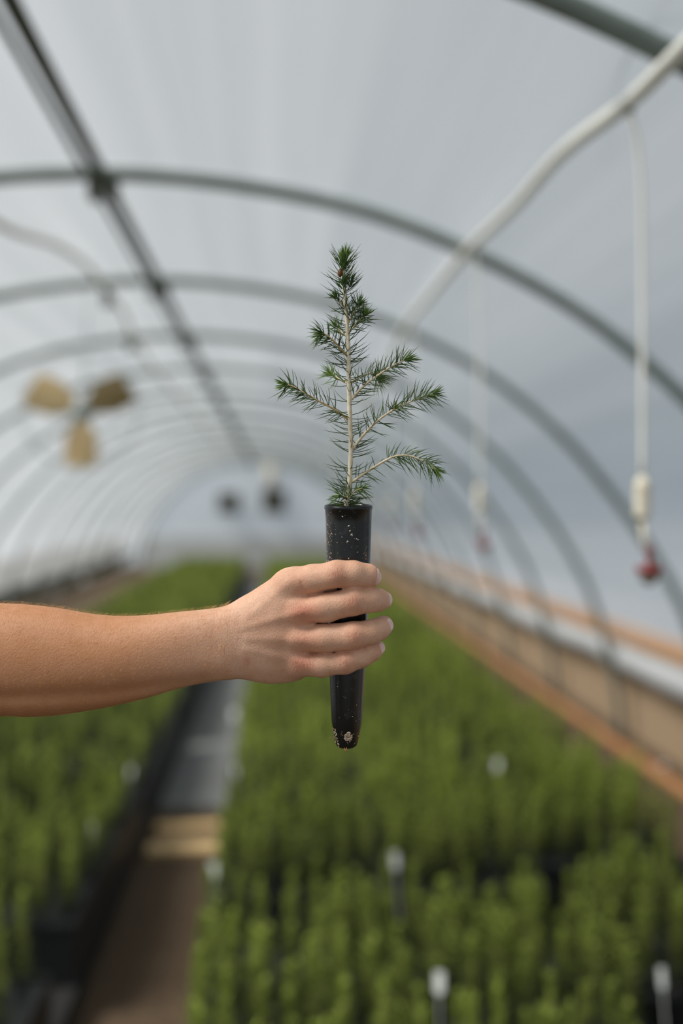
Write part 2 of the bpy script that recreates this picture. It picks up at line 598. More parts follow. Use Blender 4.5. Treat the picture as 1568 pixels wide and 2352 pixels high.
# ------------------------------------------------------------------ fan
Yf = 5.55
fc = at(186, 946, Yf)
fan = tag(empty('circulation_fan', fc), 'grey circulation fan with three broad beige blades hanging on the left', 'fan')
RX = Matrix.Rotation(math.radians(90), 3, 'X')
mb = MB(); mb.lathe([(.02, -.10), (.05, -.095), (.055, -.02), (.05, .03), (.02, .045)], (0, 0, 0), 20, RX); mb.build('motor', M['fan_grey'], fan)
for a, pit in ((-90, 25), (28, 38), (154, 20)):
    rot = Matrix.Rotation(-math.radians(a), 3, 'Y')
    tw = Matrix.Rotation(math.radians(pit), 3, 'X')
    g = []
    nu, nv = 8, 6
    for s_ in (0, 1):
        for i in range(nu + 1):
            r = 0.045 + (0.30 - 0.045) * i / nu
            wd = 0.036 + 0.072 * math.sin(min(1, i / (nu * .55)) * math.pi / 2) - (0.02 if i == nu else 0)
            for j in range(nv + 1):
                q = (j / nv * 2 - 1)
                p = Vector((0, -0.02 * (1 - q * q) + s_ * 0.004, q * wd))
                g.append(rot @ (Vector((r, -.01, 0)) + tw @ p))
    S = (nu + 1) * (nv + 1)
    fs = []
    for i in range(nu):
        for j in range(nv):
            k = i * (nv + 1) + j
            fs += [(k, k + 1, k + nv + 2, k + nv + 1), (S + k, S + k + nv + 1, S + k + nv + 2, S + k + 1)]
    mb = MB(); mb.add(g, fs); mb.build('blade', M['fan_beige'], fan)
for dy_ in (-.06, .05):
    mb = MB()
    mb.tube([(0.315 * math.cos(t), dy_, 0.315 * math.sin(t)) for t in np.linspace(0, 2 * math.pi, 40)], 0.003, 6, cap=False)
    for k in range(12):
        t = k * math.pi / 6
        mb.tube([(0.05 * math.cos(t), dy_ * 1.3, 0.05 * math.sin(t)), (0.315 * math.cos(t), dy_, 0.315 * math.sin(t))], 0.0013, 5)
    mb.build('guard', M['fan_grey'], fan)
hz = roof_z(fc.x) - fc.z
mb = MB(); mb.tube([(0, .05, .05), (0, .10, .2), (0, .20, hz - .03)], 0.007, 8); mb.build('hanger_rod', M['fan_grey'], fan)

# end-wall vents
for i, (px, py) in enumerate(((525, 1154), (629, 1151))):
    p = at(px, py, YE - 0.15)
    e = tag(empty('exhaust_vent', p), ('small dark louvered vent on the far end wall, the plain left one', 'dark louvered vent on the far end wall, with a pale duct above')[i], 'vent', 'vents on the far end wall')
    s = 0.52 if i == 0 else 0.60
    mb = MB()
    for dx, dz, w, h in ((-s / 2, 0, .05, s), (s / 2, 0, .05, s), (0, -s / 2, s + .05, .05), (0, s / 2, s + .05, .05)):
        mb.box((dx, 0, dz), (w, .28, h))
    mb.build('frame', M['vent'], e, smooth=False)
    mb = MB(); mb.box((0, .12, 0), (s, .02, s)); mb.build('back_panel', M['vent'], e, smooth=False)
    for k in range(6):
        mb = MB(); mb.box((0, -.05, -s / 2 + (k + .5) * s / 6), (s - .05, .012, s / 6 * 1.05), Matrix.Rotation(.7, 3, 'X'))
        mb.build('slat', M['vent'], e, smooth=False)
    if i:
        mb = MB(); mb.lathe([(.14, 0.30), (.14, .55), (.15, .56), (.15, .58), (.14, .59), (.14, 1.15)], (-.10, 0, 0), 16); mb.build('duct', M['duct'], e)
    mb = MB(); mb.box((0, .15, 0), (s * .8, .12, s * .8)); mb.build('mount', M['vent'], e, smooth=False)

# ------------------------------------------------------------------ beds: benches, trays, seedlings
ZB, ZT = 0.11, 0.33            # bench top, tray top
for nm, x0, x1, lab in (('pallet_bench', -0.255, 1.715, 'low dark pallet bench under the right bed of seedlings'),
                        ('pallet_bench', -2.33, -0.70, 'low dark pallet bench under the left bed of seedlings')):
    e = tag(empty(nm, ((x0 + x1) / 2, 1.5, 0)), lab, 'bench')
    W = x1 - x0
    mb = MB(); mb.box((0, 11.7, ZB - 0.01), (W, 23.5, 0.02)); mb.build('deck', M['bench'], e, smooth=False)
    for k in range(3):
        mb = MB(); mb.box(((k - 1) * (W / 2 - .05), 11.7, (ZB - 0.02) / 2), (0.08, 23.5, ZB - 0.02)); mb.build('bearer', M['bench'], e, smooth=False)

def tray_mesh(w, d):
    mb = MB()
    h = ZT - ZB - 0.002
    t = .008
    mb.box((0, -d / 2 + t / 2, h / 2), (w, t, h)); mb.box((0, d / 2 - t / 2, h / 2), (w, t, h))
    mb.box((-w / 2 + t / 2, 0, h / 2), (t, d - 2 * t, h)); mb.box((w / 2 - t / 2, 0, h / 2), (t, d - 2 * t, h))
    mb.box((0, 0, h - .02), (w - 2 * t, d - 2 * t, .008))
    mb.box((0, -d / 2 - .002, h - .012), (w, .005, .016)); mb.box((0, d / 2 + .002, h - .012), (w, .005, .016))
    me = bpy.data.meshes.new('growing_tray')
    me.from_pydata(mb.v, [], mb.f)
    me.materials.append(M['tray'])
    return me, mb

trays = []     # (x, y, w, d, bed)
cols_r = [(-0.250 + 0.3225 + 0.655 * k) for k in range(3)]
gaps_r = [{3.16: .40, 4.40: .36, 6.6: .2, 9.0: .2, 12.5: .2}, {2.30: .20, 3.20: .46, 6.2: .34, 9.1: .2, 12.0: .2}, {2.38: .40, 3.38: .50, 6.3: .30, 10.2: .2}]
for x, g in zip(cols_r, gaps_r):
    y = 1.55 + rng.uniform(0, .1)
    g = dict(g)
    while y < 24.8:
        trays.append((x, y + .145, .645, .29, 'r'))
        y += .30
        for gy in list(g):
            if y > gy:
                y += g.pop(gy)
for k in range(5):
    x = -2.33 + .163 + .326 * k
    y = 1.35
    g = {2.6 + .02 * k: .36, 4.9 + rng.uniform(-.1, .1): .12, 7.2 + rng.uniform(-.3, .3): .2, 11 + rng.uniform(-1, 1): .2}
    while y < 24.6:
        trays.append((x, y + .30, .305, .60, 'l'))
        y += .615
        for gy in list(g):
            if y > gy:
                y += g.pop(gy)

def project(p):
    q = CROT.transposed() @ (Vector(p) - CAM)
    if q.z > -0.1:
        return None
    return 784 + F * q.x / -q.z, 1176 - F * q.y / -q.z, -q.z

me_r, _ = tray_mesh(.645, .29)
me_l, _ = tray_mesh(.305, .60)
order = []
for i, t in enumerate(trays):
    q = project((t[0], t[1], ZT + .1))
    vis = q is not None and -200 < q[0] < 1768 and q[1] < 2560
    order.append((0, t[1], i))
order.sort()
keep = set(i for _, _, i in order[:300])
rest = {'v': [], 'f': []}
rest_mb = MB()
for i, t in enumerate(trays):
    if i in keep:
        o = link('growing_tray', me_r if t[4] == 'r' else me_l)
        o.location = (t[0], t[1], ZB + .001)
        if t[4] == 'r':
            tag(o, 'black plastic growing tray standing in rows on the right bench', 'tray', 'growing trays on the right bench')
        else:
            tag(o, 'black plastic growing tray standing in rows on the left bench', 'tray', 'growing trays on the left bench')
    else:
        rest_mb.box((t[0], t[1], ZB + .001 + .10), (t[2], t[3], .20))
if rest_mb.v:
    tag(rest_mb.build('growing_tray_rows', M['tray'], smooth=False), 'remaining black growing trays at the far end of the beds', 'tray', kind='stuff')

# seedling positions
PX, PY, PB, PH, PT = [], [], [], [], []
for ti, t in enumerate(trays):
    nx, ny = (8, 3) if t[4] == 'r' else (3, 8)
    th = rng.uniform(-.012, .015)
    tl = rng.uniform(-.12, .12) + ((.20 if 3.4 < t[1] < 10 else (-.06 if t[1] < 3.4 else .08)) if t[4] == 'r' else -.04)  # random tray tone, plus painted light: right bed paler midway, darker near
    for a in range(nx):
        for b in range(ny):
            if rng.uniform() < .13:
                continue
            PX.append(t[0] + ((a + .5) / nx - .5) * (t[2] - .02) + rng.uniform(-.022, .022))
            PY.append(t[1] + ((b + .5) / ny - .5) * (t[3] - .03) + rng.uniform(-.020, .020))
            PH.append(np.clip(rng.normal(.265, .038), .17, .35) + th)
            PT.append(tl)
PX, PY, PH, PT = map(np.array, (PX, PY, PH, PT))
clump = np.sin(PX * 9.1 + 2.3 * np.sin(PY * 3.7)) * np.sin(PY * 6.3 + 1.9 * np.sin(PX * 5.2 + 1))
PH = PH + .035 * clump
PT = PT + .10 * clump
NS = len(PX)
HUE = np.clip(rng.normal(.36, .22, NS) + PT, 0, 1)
scr = np.array([(q if q else (-9999, 9999, 0)) for q in (project((x, y, ZT + h)) for x, y, h in zip(PX, PY, PH))])
vis = (scr[:, 0] > -20) & (scr[:, 0] < 1590) & (scr[:, 1] < 2380) & (scr[:, 2] > 0)
idx = np.where(vis)[0]
idx = idx[np.argsort(PY[idx])][:300]
ind = np.zeros(NS, bool); ind[idx] = True


def foliage_template(n, seed, L=(.030, .045), w=.0042):
    """unit spruce seedling: n needle blades around a 1 m tall axis scaled later; z in 0..1, radial in metres"""
    r = np.random.default_rng(seed)
    z = r.uniform(0, 1, n) ** .85
    a = r.uniform(0, 2 * math.pi, n)
    br = r.uniform(0, .026, n) * (1 - z) ** .6
    o = np.column_stack([np.cos(a), np.sin(a)])
    b0 = np.column_stack([o * br[:, None], z * .93 + .02])
    ln = r.uniform(*L, n) * (1 - .45 * z)
    el = r.uniform(.15, .75, n) + z * .45
    d = np.column_stack([o * np.cos(el)[:, None], np.sin(el) / .27])
    tip = b0 + d * ln[:, None]
    s = np.column_stack([-o[:, 1], o[:, 0], np.zeros(n)]) * w
    tri = np.stack([b0 - s, b0 + s, tip], 1)
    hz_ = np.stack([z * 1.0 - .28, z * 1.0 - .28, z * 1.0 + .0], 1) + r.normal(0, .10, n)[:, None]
    return tri, hz_


def batch(sel, n, seed, w, L=(.030, .045), nvar=6):
    Vs, Hs = [], []
    tmpl = [foliage_template(n, seed + k, L, w) for k in range(nvar)]
    pick = rng.integers(0, nvar, len(sel))
    for k in range(nvar):
        s = sel[pick == k]
        if not len(s):
            continue
        tri, hz_ = tmpl[k]
        ang = rng.uniform(0, 2 * math.pi, len(s))
        c, sn = np.cos(ang)[:, None, None], np.sin(ang)[:, None, None]
        x = tri[None, :, :, 0] * c - tri[None, :, :, 1] * sn
        y = tri[None, :, :, 0] * sn + tri[None, :, :, 1] * c
        h = PH[s][:, None, None]
        lean = rng.normal(0, .05, (2, len(s)))[:, :, None, None]
        z = tri[None, :, :, 2] * h
        V = np.stack([x + PX[s][:, None, None] + lean[0] * z, y + PY[s][:, None, None] + lean[1] * z, z + ZT - .01], -1)
        Vs.append(V.reshape(-1, 3))
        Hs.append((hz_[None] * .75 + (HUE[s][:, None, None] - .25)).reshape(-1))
    return np.concatenate(Vs), np.clip(np.concatenate(Hs), 0, 1)

other = np.where(~ind)[0]
nearx = (np.abs(PX[other] / np.maximum(PY[other], .1)) < .62)
parts = []
g1 = other[(PY[other] < 5.0)]
g2 = other[(PY[other] >= 5.0) & (PY[other] < 10)]
g3 = other[(PY[other] >= 10)]
VV, HH = [], []
for sel, n, w, L in ((g1, 210, .0040, (.032, .050)), (g2, 90, .0058, (.034, .054)), (g3, 34, .0095, (.040, .060))):
    v, h = batch(sel, n, 100 + n, w, L)
    VV.append(v); HH.append(h)
VV = np.concatenate(VV); HH = np.concatenate(HH)
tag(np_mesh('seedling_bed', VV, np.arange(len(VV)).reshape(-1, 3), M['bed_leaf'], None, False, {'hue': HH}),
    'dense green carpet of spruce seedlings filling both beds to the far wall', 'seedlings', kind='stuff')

# the 300 nearest: each a seedling of its own with foliage, stem and tube
fol_me, stem_me = [], None
mb = MB(); mb.tube([(0, 0, -.01), (.002, 0, .12), (0, .001, .25)], [.0022, .0018, .0008], 5)
stem_o = mb.build('stem', M['stem_b'])
mb = MB(); mb.lathe([(.012, -.20), (.0165, -.15), (.0185, -.02), (.0195, 0), (.0195, .004), (.0175, .004), (.0175, -.004)], (0, 0, 0), 10)
tube_o = mb.build('container', M['tray'])
for k in range(8):
    tri, hz_ = foliage_template(210, 500 + k, (.032, .050), .0040)
    tri = tri * [1, 1, .27]
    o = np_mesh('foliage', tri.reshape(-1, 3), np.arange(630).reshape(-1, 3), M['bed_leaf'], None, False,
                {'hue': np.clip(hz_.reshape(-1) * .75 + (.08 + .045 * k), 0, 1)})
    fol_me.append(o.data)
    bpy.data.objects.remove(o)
sm, tm = stem_o.data, tube_o.data
bpy.data.objects.remove(stem_o); bpy.data.objects.remove(tube_o)
for i in idx:
    e = empty('potted_seedling', (PX[i], PY[i], ZT), rng.uniform(0, 6.28))
    e.scale = (1, 1, PH[i] / .27)
    right = PX[i] > -.45
    tag(e, 'young green spruce seedling in a black tube, front rows of the %s bed' % ('right' if right else 'left'), 'seedling',
        'front seedlings of the %s bed' % ('right' if right else 'left'))
    link('foliage', fol_me[int(rng.integers(0, 8))], e)
    link('stem', sm, e)
    link('container', tm, e)

# plant tags
tags = [(537, 1768, .60, 'white plant tag at the aisle edge of the right bed, beside the dark gap'),
        (537, 1638, .60, 'white plant tag at the aisle edge of the right bed, farthest up'),
        (489, 1995, .58, 'white plant tag at the aisle edge of the right bed, nearest the camera'),
        (907, 1972, .60, 'white plant tag standing in the middle of the right bed'),
        (1142, 1755, .61, 'white plant tag in the right bed toward the curb board'),
        (1008, 2250, .59, 'white plant tag low in the front rows of the right bed'),
        (1519, 2240, .58, 'pale plant tag in the near right corner of the bed'),
        (300, 1770, .52, 'dim plant tag on the aisle edge of the left bed, farther one'),
        (210, 1900, .52, 'dim plant tag on the aisle edge of the left bed, nearer one'),
        (1522, 1764, .62, 'pale plant tag at the right edge of the bed by the tan wall')][:9]
for k, (px, py, z, lab) in enumerate(tags):
    p = atz(px, py, z - .035)
    w = .026 if k not in (6, 7, 8, 9) else .016
    mb = MB()
    mb.add([(-w / 2, 0, .02), (w / 2, 0, .02), (w / 2, 0, -.030), (.0014, 0, -.038), (.001, 0, -.20), (-.001, 0, -.20), (-.0014, 0, -.038), (-w / 2, 0, -.030),
            (-w / 2, .0012, .02), (w / 2, .0012, .02), (w / 2, .0012, -.030), (.0014, .0012, -.038), (.001, .0012, -.20), (-.001, .0012, -.20), (-.0014, .0012, -.038), (-w / 2, .0012, -.030)],
           [(0, 7, 6, 5, 4, 3, 2, 1), (8, 9, 10, 11, 12, 13, 14, 15)] + [(i, (i + 1) % 8, 8 + (i + 1) % 8, 8 + i) for i in range(8)])
    o = tag(mb.build('plant_tag', M['label'], smooth=False), lab, 'plant tag', 'white plant tags')
    o.location = p
    o.rotation_euler = (-.25, 0, rng.uniform(-.3, .3))

# ================================================================== held seedling and hand
D = 0.8575
S = D / F                        # metres per photo pixel in the plane of the tube axis
ORI = CAM + ray(800, 1440) * D    # tube axis
HM = Matrix.Translation(ORI) @ CROT.to_4x4()      # local: x right, y up, z towards the camera


def hp(px, py, z=0.0):
    """photo pixel at depth z (metres towards the camera) in hand space"""
    k = (D - z) / F
    return Vector(((px - 784) * k - (800 - 784) * S, (1176 - py) * k - (1176 - 1440) * S, z))


pot_root = empty('potted_seedling')
pot_root.matrix_world = HM
tag(pot_root, 'sharp tall spruce seedling in a black cone tube held up in the hand', 'seedling')

# --- cone tube -----------------------------------------------------
TILT = math.radians(3.6)
def axis_pt(py):
    t = (1440 - py) * S
    cx = np.interp(py, [1150, 1300, 1550, 1720], [800, 799, 796.5, 795.5])
    return Vector(((cx - 800) * S, t, math.sin(TILT) * t))

prof = [(1160, 54.0), (1163, 55.2), (1168, 55.2), (1171, 53.2), (1200, 52.3), (1290, 50.5), (1400, 46.3), (1500, 42.5), (1560, 40.0), (1620, 37.2),
        (1655, 35.4), (1665, 34.2), (1690, 29.5), (1708, 26.0), (1715, 23.5), (1719, 18.0), (1720, 6.0)]

def pot_r(py):
    return np.interp(py, [p[0] for p in prof], [p[1] for p in prof]) * S

NSEG = 120
def facet(a):
    # a measured from the camera side, positive to the right; raised ribs with small steps
    deg = math.degrees(a)
    r = 1.0
    for c, hw in ((-55, 17), (73, 17), (170, 20)):
        dd = abs((deg - c + 180) % 360 - 180)
        r += 0.022 * max(0, min(1, (hw - dd) / 1.6))
    return r - 0.011

def ringpts(py, r, fac=True):
    c = axis_pt(py)
    out = []
    for k in range(NSEG):
        a = 2 * math.pi * k / NSEG - math.pi
        rr = r * (facet(a) if fac else 1.0)
        out.append(c + Vector((math.sin(a) * rr, -math.sin(TILT) * math.cos(a) * rr, math.cos(a) * rr)))
    return out

t = NT('black_glossy_cone_plastic')
tc = t.n('ShaderNodeTexCoord')
nz = t.n('ShaderNodeTexNoise'); nz.inputs['Scale'].default_value = 90; nz.inputs['Detail'].default_value = 6
t.l(tc.outputs['Object'], nz.inputs['Vector'])
dust = t.ramp(nz.outputs['Fac'], .58, .90)
colr = t.mixc(dust, (.006, .008, .008, 1), (.055, .055, .045, 1))
b = t.n('ShaderNodeBsdfPrincipled')
t.l(colr, b.inputs['Base Color'])
rr_ = t.math('MULTIPLY_ADD', dust, .3, .22)
t.l(rr_, b.inputs['Roughness'])
b.inputs['Specular IOR Level'].default_value = 0.45
t.l(b.outputs[0], t.out.inputs[0])
M['cone'] = t.m

mb = MB()
rings = []
inner = [(1190, 50.0), (1168, 51.4), (1161, 52.2)]
for py, r in inner:
    rings.append(ringpts(py, r * S, False))
for i, (py, r) in enumerate(prof):
    rings.append(ringpts(py, r * S, i > 2 and i < 12))
V = [p for rg in rings for p in rg]
Fc = []
for i in range(len(rings) - 1):
    for k in range(NSEG):
        k2 = (k + 1) % NSEG
        Fc.append((i * NSEG + k, (i + 1) * NSEG + k, (i + 1) * NSEG + k2, i * NSEG + k2))
Fc.append(tuple((len(rings) - 1) * NSEG + k for k in range(NSEG))[::-1])
mb.add(V, Fc)
cone = mb.build('container', M['cone'], pot_root)
tag(cone, 'glossy black tapered plastic cone tube flecked with potting mix')
# soil
M['soil'] = noise_mat('dark_potting_mix', lin(44, 34, 26), lin(92, 74, 54), 400, 0.95, bump=0.6)
mb = MB()
c = axis_pt(1180)
V = [c]
for rr in (.35, .7, .985):
    for k in range(32):
        a = 2 * math.pi * k / 32
        V.append(c + Vector((math.sin(a) * 50.3 * S * rr, rng.uniform(-.0008, .0008), math.cos(a) * 50.3 * S * rr)))
Fc = [(0, 1 + k, 1 + (k + 1) % 32) for k in range(32)]
for q in range(2):
    for k in range(32):
        Fc.append((1 + q * 32 + k, 1 + (q + 1) * 32 + k, 1 + (q + 1) * 32 + (k + 1) % 32, 1 + q * 32 + (k + 1) % 32))
mb.add(V, Fc); mb.build('soil', M['soil'], pot_root)

# flecks of potting mix stuck to the tube
M['fleck'] = leaf_mat('perlite_fleck', lin(170, 120, 74), lin(232, 222, 200), 0.0, 0.8)
mb = MB()
def fleck(px, py, size, hue, lift=0.0):
    c0 = axis_pt(py)
    R = pot_r(py) * 1.0
    a = math.asin(max(-.999, min(.999, ((px - 800) * S - c0.x) / R)))
    R *= facet(a)
    nrm = Vector((math.sin(a), 0, math.cos(a)))
    c = c0 + nrm * (R + size * .15 + lift)
    tx = Vector((math.cos(a), 0, -math.sin(a)))
    up = Vector((0, 1, 0))
    an = rng.uniform(0, 3.14)
    e1 = tx * math.cos(an) + up * math.sin(an)
    e2 = -tx * math.sin(an) + up * math.cos(an)
    s1, s2 = size * rng.uniform(.7, 1.5), size * rng.uniform(.4, .8)
    P = [c + e1 * s1, c + e2 * s2, c - e1 * s1, c - e2 * s2, c + nrm * size * .5, c - nrm * size * .3]
    mb.add(P, [(0, 1, 4), (1, 2, 4), (2, 3, 4), (3, 0, 4), (1, 0, 5), (2, 1, 5), (3, 2, 5), (0, 3, 5)], hue)
for _ in range(48):
    py = rng.uniform(1175, 1288); px = 800 + rng.uniform(-46, 46)
    fleck(px, py, rng.uniform(.00018, .0005), rng.uniform(.5, 1))
for _ in range(48):                                   # dirty left rib
    fleck(rng.uniform(751, 764), 1176 + 112 * rng.uniform(0, 1) ** .6, rng.uniform(.0003, .00085), rng.uniform(0, 1))
for _ in range(16):
    fleck(rng.uniform(836, 842), rng.uniform(1255, 1284), rng.uniform(.0003, .0008), rng.uniform(0, .4))
for px, py, s_ in ((800, 1207, .0008), (803, 1218, .0007), (806, 1226, .0010), (808, 1228, .0009), (797, 1242, .0010), (818, 1236, .0008), (821, 1238, .0007),
                   (786, 1186, .0007), (780, 1174, .0006), (800, 1280, .0008), (820, 1266, .0006), (818, 1173, .0006), (785, 1232, .0007)):
    fleck(px, py, s_, rng.uniform(.7, 1))
for _ in range(16):
    fleck(rng.uniform(764, 826), rng.uniform(1570, 1655), rng.uniform(.0002, .0006), rng.uniform(.4, 1))
for _ in range(46):                                   # soil clinging round the tip, left edge
    py = rng.uniform(1672, 1718)
    fleck(800 - pot_r(py) / S + rng.uniform(-4, 4), py, rng.uniform(.0004, .0011), rng.uniform(0, 1), .0002)
for _ in range(22):
    fleck(rng.uniform(780, 822), rng.uniform(1675, 1716), rng.uniform(.0003, .0008), rng.uniform(.3, 1))
for _ in range(70):                                   # pale root plug showing in the drain hole
    a = rng.uniform(0, 6.28); q = math.sqrt(rng.uniform(0, 1))
    fleck(800 + 9 * q * math.cos(a), 1689 + 12 * q * math.sin(a), rng.uniform(.0006, .0012), np.clip(rng.normal(.62, .25), 0, 1), .0002)
fleck(742, 1243, .0012, 1.0, .0)
for P in ([(761, 1692), (757, 1696)], [(790, 1718), (795, 1727)], [(795, 1717), (796, 1728)], [(796, 1728), (791, 1722)], [(822, 1690), (825, 1694)]):
    mb.tube([hp(P[0][0], P[0][1], .006), hp((P[0][0] + P[1][0]) / 2 + 1, (P[0][1] + P[1][1]) / 2, .008), hp(P[1][0], P[1][1], .007)], .00035, 5, hue=.0)
o = tag(mb.build('potting_mix_flecks', M['fleck'], cone, smooth=False, hue=True), kind='stuff')

# --- stem, branches, needles ---------------------------------------
def c2(x, y, z=0.0):
    py = 560 + y / 3.7333
    return hp(620 + x / 3.7333, py, axis_pt(py).z * .55 + .004 + z)

t = NT('pale_seedling_bark')
tc = t.n('ShaderNodeTexCoord')
nz = t.n('ShaderNodeTexNoise'); nz.inputs['Scale'].default_value = 260; nz.inputs['Detail'].default_value = 5
t.l(tc.outputs['Object'], nz.inputs['Vector'])
f1 = t.ramp(nz.outputs['Fac'], .35, .7)
colr = t.mixc(f1, lin(218, 202, 168), lin(240, 230, 208))
ah = t.n('ShaderNodeAttribute', attribute_name='hue')
colr = t.mixc(ah.outputs['Fac'], colr, lin(190, 158, 92))
b = t.n('ShaderNodeBsdfPrincipled'); b.inputs['Roughness'].default_value = .7
t.l(colr, b.inputs['Base Color']); t.l(b.outputs[0], t.out.inputs[0])
M['stem'] = t.m
M['needle'] = leaf_mat('spruce_needle', lin(44, 72, 38), lin(146, 182, 84), 0.28, 0.42)
M['bud'] = noise_mat('brown_bud_scale', lin(126, 78, 34), lin(86, 54, 28), 300, 0.6)

stem_c2 = [(655, 2275), (657, 2210), (672, 2120), (682, 2040), (690, 1850), (693, 1700), (684, 1500), (677, 1200), (672, 900), (656, 650), (641, 450), (630, 310), (628, 200), (638, 130)]
stem = np.array([tuple(c2(*q)) for q in stem_c2])
stem = catmull(stem, 8)
tt = np.linspace(0, 1, len(stem))
mb = MB(); mb.tube(stem, np.interp(tt, [0, .1, .5, .8, 1], [6.2, 5.7, 5.2, 4.0, 1.8]) * S, 12, hue=0.0)
st = mb.build('stem', M['stem'], pot_root, hue=True)


def frames(path):
    T = np.gradient(path, axis=0)
    T /= np.linalg.norm(T, axis=1)[:, None]
    return T


def needles(path, count, L, alpha, bend, t0=0.0, t1=1.0, hue=(.05, .4), grav=0.0, rad=.0, upbias=0.0, w=.00036, tiplen=1.0, dens=1.0, maxz=1.0):
    """curved three-sided needles around a path, all in one array"""
    T = frames(path)
    n = count
    s = t0 + (t1 - t0) * rng.uniform(0, 1, n) ** dens
    fi = s * (len(path) - 1)
    i0 = np.clip(fi.astype(int), 0, len(path) - 2)
    fr = (fi - i0)[:, None]
    base = path[i0] * (1 - fr) + path[i0 + 1] * fr
    a = T[i0]
    rv = rng.normal(size=(n, 3))
    rv[:, 1] += upbias
    rv[:, 2] *= maxz
    o = rv - a * (rv * a).sum(1)[:, None]
    o /= np.linalg.norm(o, axis=1)[:, None]
    base = base + o * rad
    al = np.radians(rng.uniform(alpha[0], alpha[1], n))
    ln = rng.uniform(L[0], L[1], n) * (1 + (tiplen - 1) * s)
    d = a * np.cos(al)[:, None] + o * np.sin(al)[:, None]
    bd = rng.uniform(bend[0], bend[1], n)[:, None]
    pts = []
    for u in (0, .33, .66, 1.0):
        p = base + d * (ln * u)[:, None] + a * (bd * ln[:, None] * u * u) + np.array([0, -grav, 0]) * (ln * u * u)[:, None]
        pts.append(p)
    pts = np.stack(pts, 1)                              # n,4,3
    side = np.cross(d, a); side /= np.linalg.norm(side, axis=1)[:, None] + 1e-9
    up2 = np.cross(d, side)
    Vn, Fn = [], []
    ws = [w * .9, w, w * .85, w * .12]
    R = []
    for u in range(4):
        for k in range(3):
            an = 2 * math.pi * k / 3
            R.append(pts[:, u] + (side * math.cos(an) + up2 * math.sin(an)) * ws[u])
    Vn = np.stack(R, 1)                                 # n,12,3
    f = []
    for u in range(3):
        for k in range(3):
            k2 = (k + 1) % 3
            f.append((u * 3 + k, u * 3 + k2, (u + 1) * 3 + k2, (u + 1) * 3 + k))
    f = np.array(f)
    Fn = (f[None] + (np.arange(n) * 12)[:, None, None]).reshape(-1, 4)
    h0 = rng.uniform(hue[0], hue[1], n)[:, None]
    hu = np.clip(np.repeat(h0, 12, 1) + np.repeat(np.array([0, .02, .05, .1]), 3)[None], 0, 1)
    return Vn.reshape(-1, 3), Fn, hu.reshape(-1)


def put_needles(chunks, parent):
    V, Fq, H = [], [], []
    o_ = 0
    for v, f, h in chunks:
        V.append(v); Fq.append(f + o_); H.append(h); o_ += len(v)
    return tag(np_mesh('needles', np.concatenate(V), np.concatenate(Fq), M['needle'], parent, True, {'hue': np.concatenate(H)}), kind='stuff')

mm = .001
ch = [needles(stem, 120, (17 * mm, 23 * mm), (72, 100), (.12, .42), .07, .62, (.0, .25), 0, .0014, w=.00036),
      needles(stem, 85, (16 * mm, 21 * mm), (60, 88), (.15, .45), .55, .84, (.0, .22), 0, .0012),
      needles(stem, 55, (15 * mm, 20 * mm), (38, 66), (.1, .3), .82, .95, (.05, .4), 0, .0006),
      needles(stem, 75, (11 * mm, 15 * mm), (10, 36), (-.15, .1), .90, 1.0, (.3, .85), 0, .0004, w=.00042),
      needles(stem, 48, (11 * mm, 18 * mm), (60, 105), (.0, .3), .02, .11, (.15, .5), .3, .0012)]
put_needles(ch, st)
for x, y, z, s_ in ((600, 250, .003, 1.0), (622, 372, .004, .9), (692, 350, .001, .9)):
    c = c2(x, y, z)
    mb = MB() if s_ == 1 else None
    if s_ == 1:
        mb.lathe([(.0004, -.0035), (.0020, -.002), (.0023, 0), (.0014, .0025), (.0003, .004)], (0, 0, 0), 8, Matrix.Rotation(-math.pi / 2, 3, 'X'))
        o = mb.build('bud', M['bud'], st); o.location = c
    pth = np.array([tuple(c + Vector((0, q, 0))) for q in np.linspace(-.002, .005, 6)])
    if s_ < 1:
        o2 = put_needles([needles(pth, 26, (6 * mm, 9 * mm), (20, 60), (0, .1), 0, 1, (.0, .25), 0, .001, w=.0004)], st)

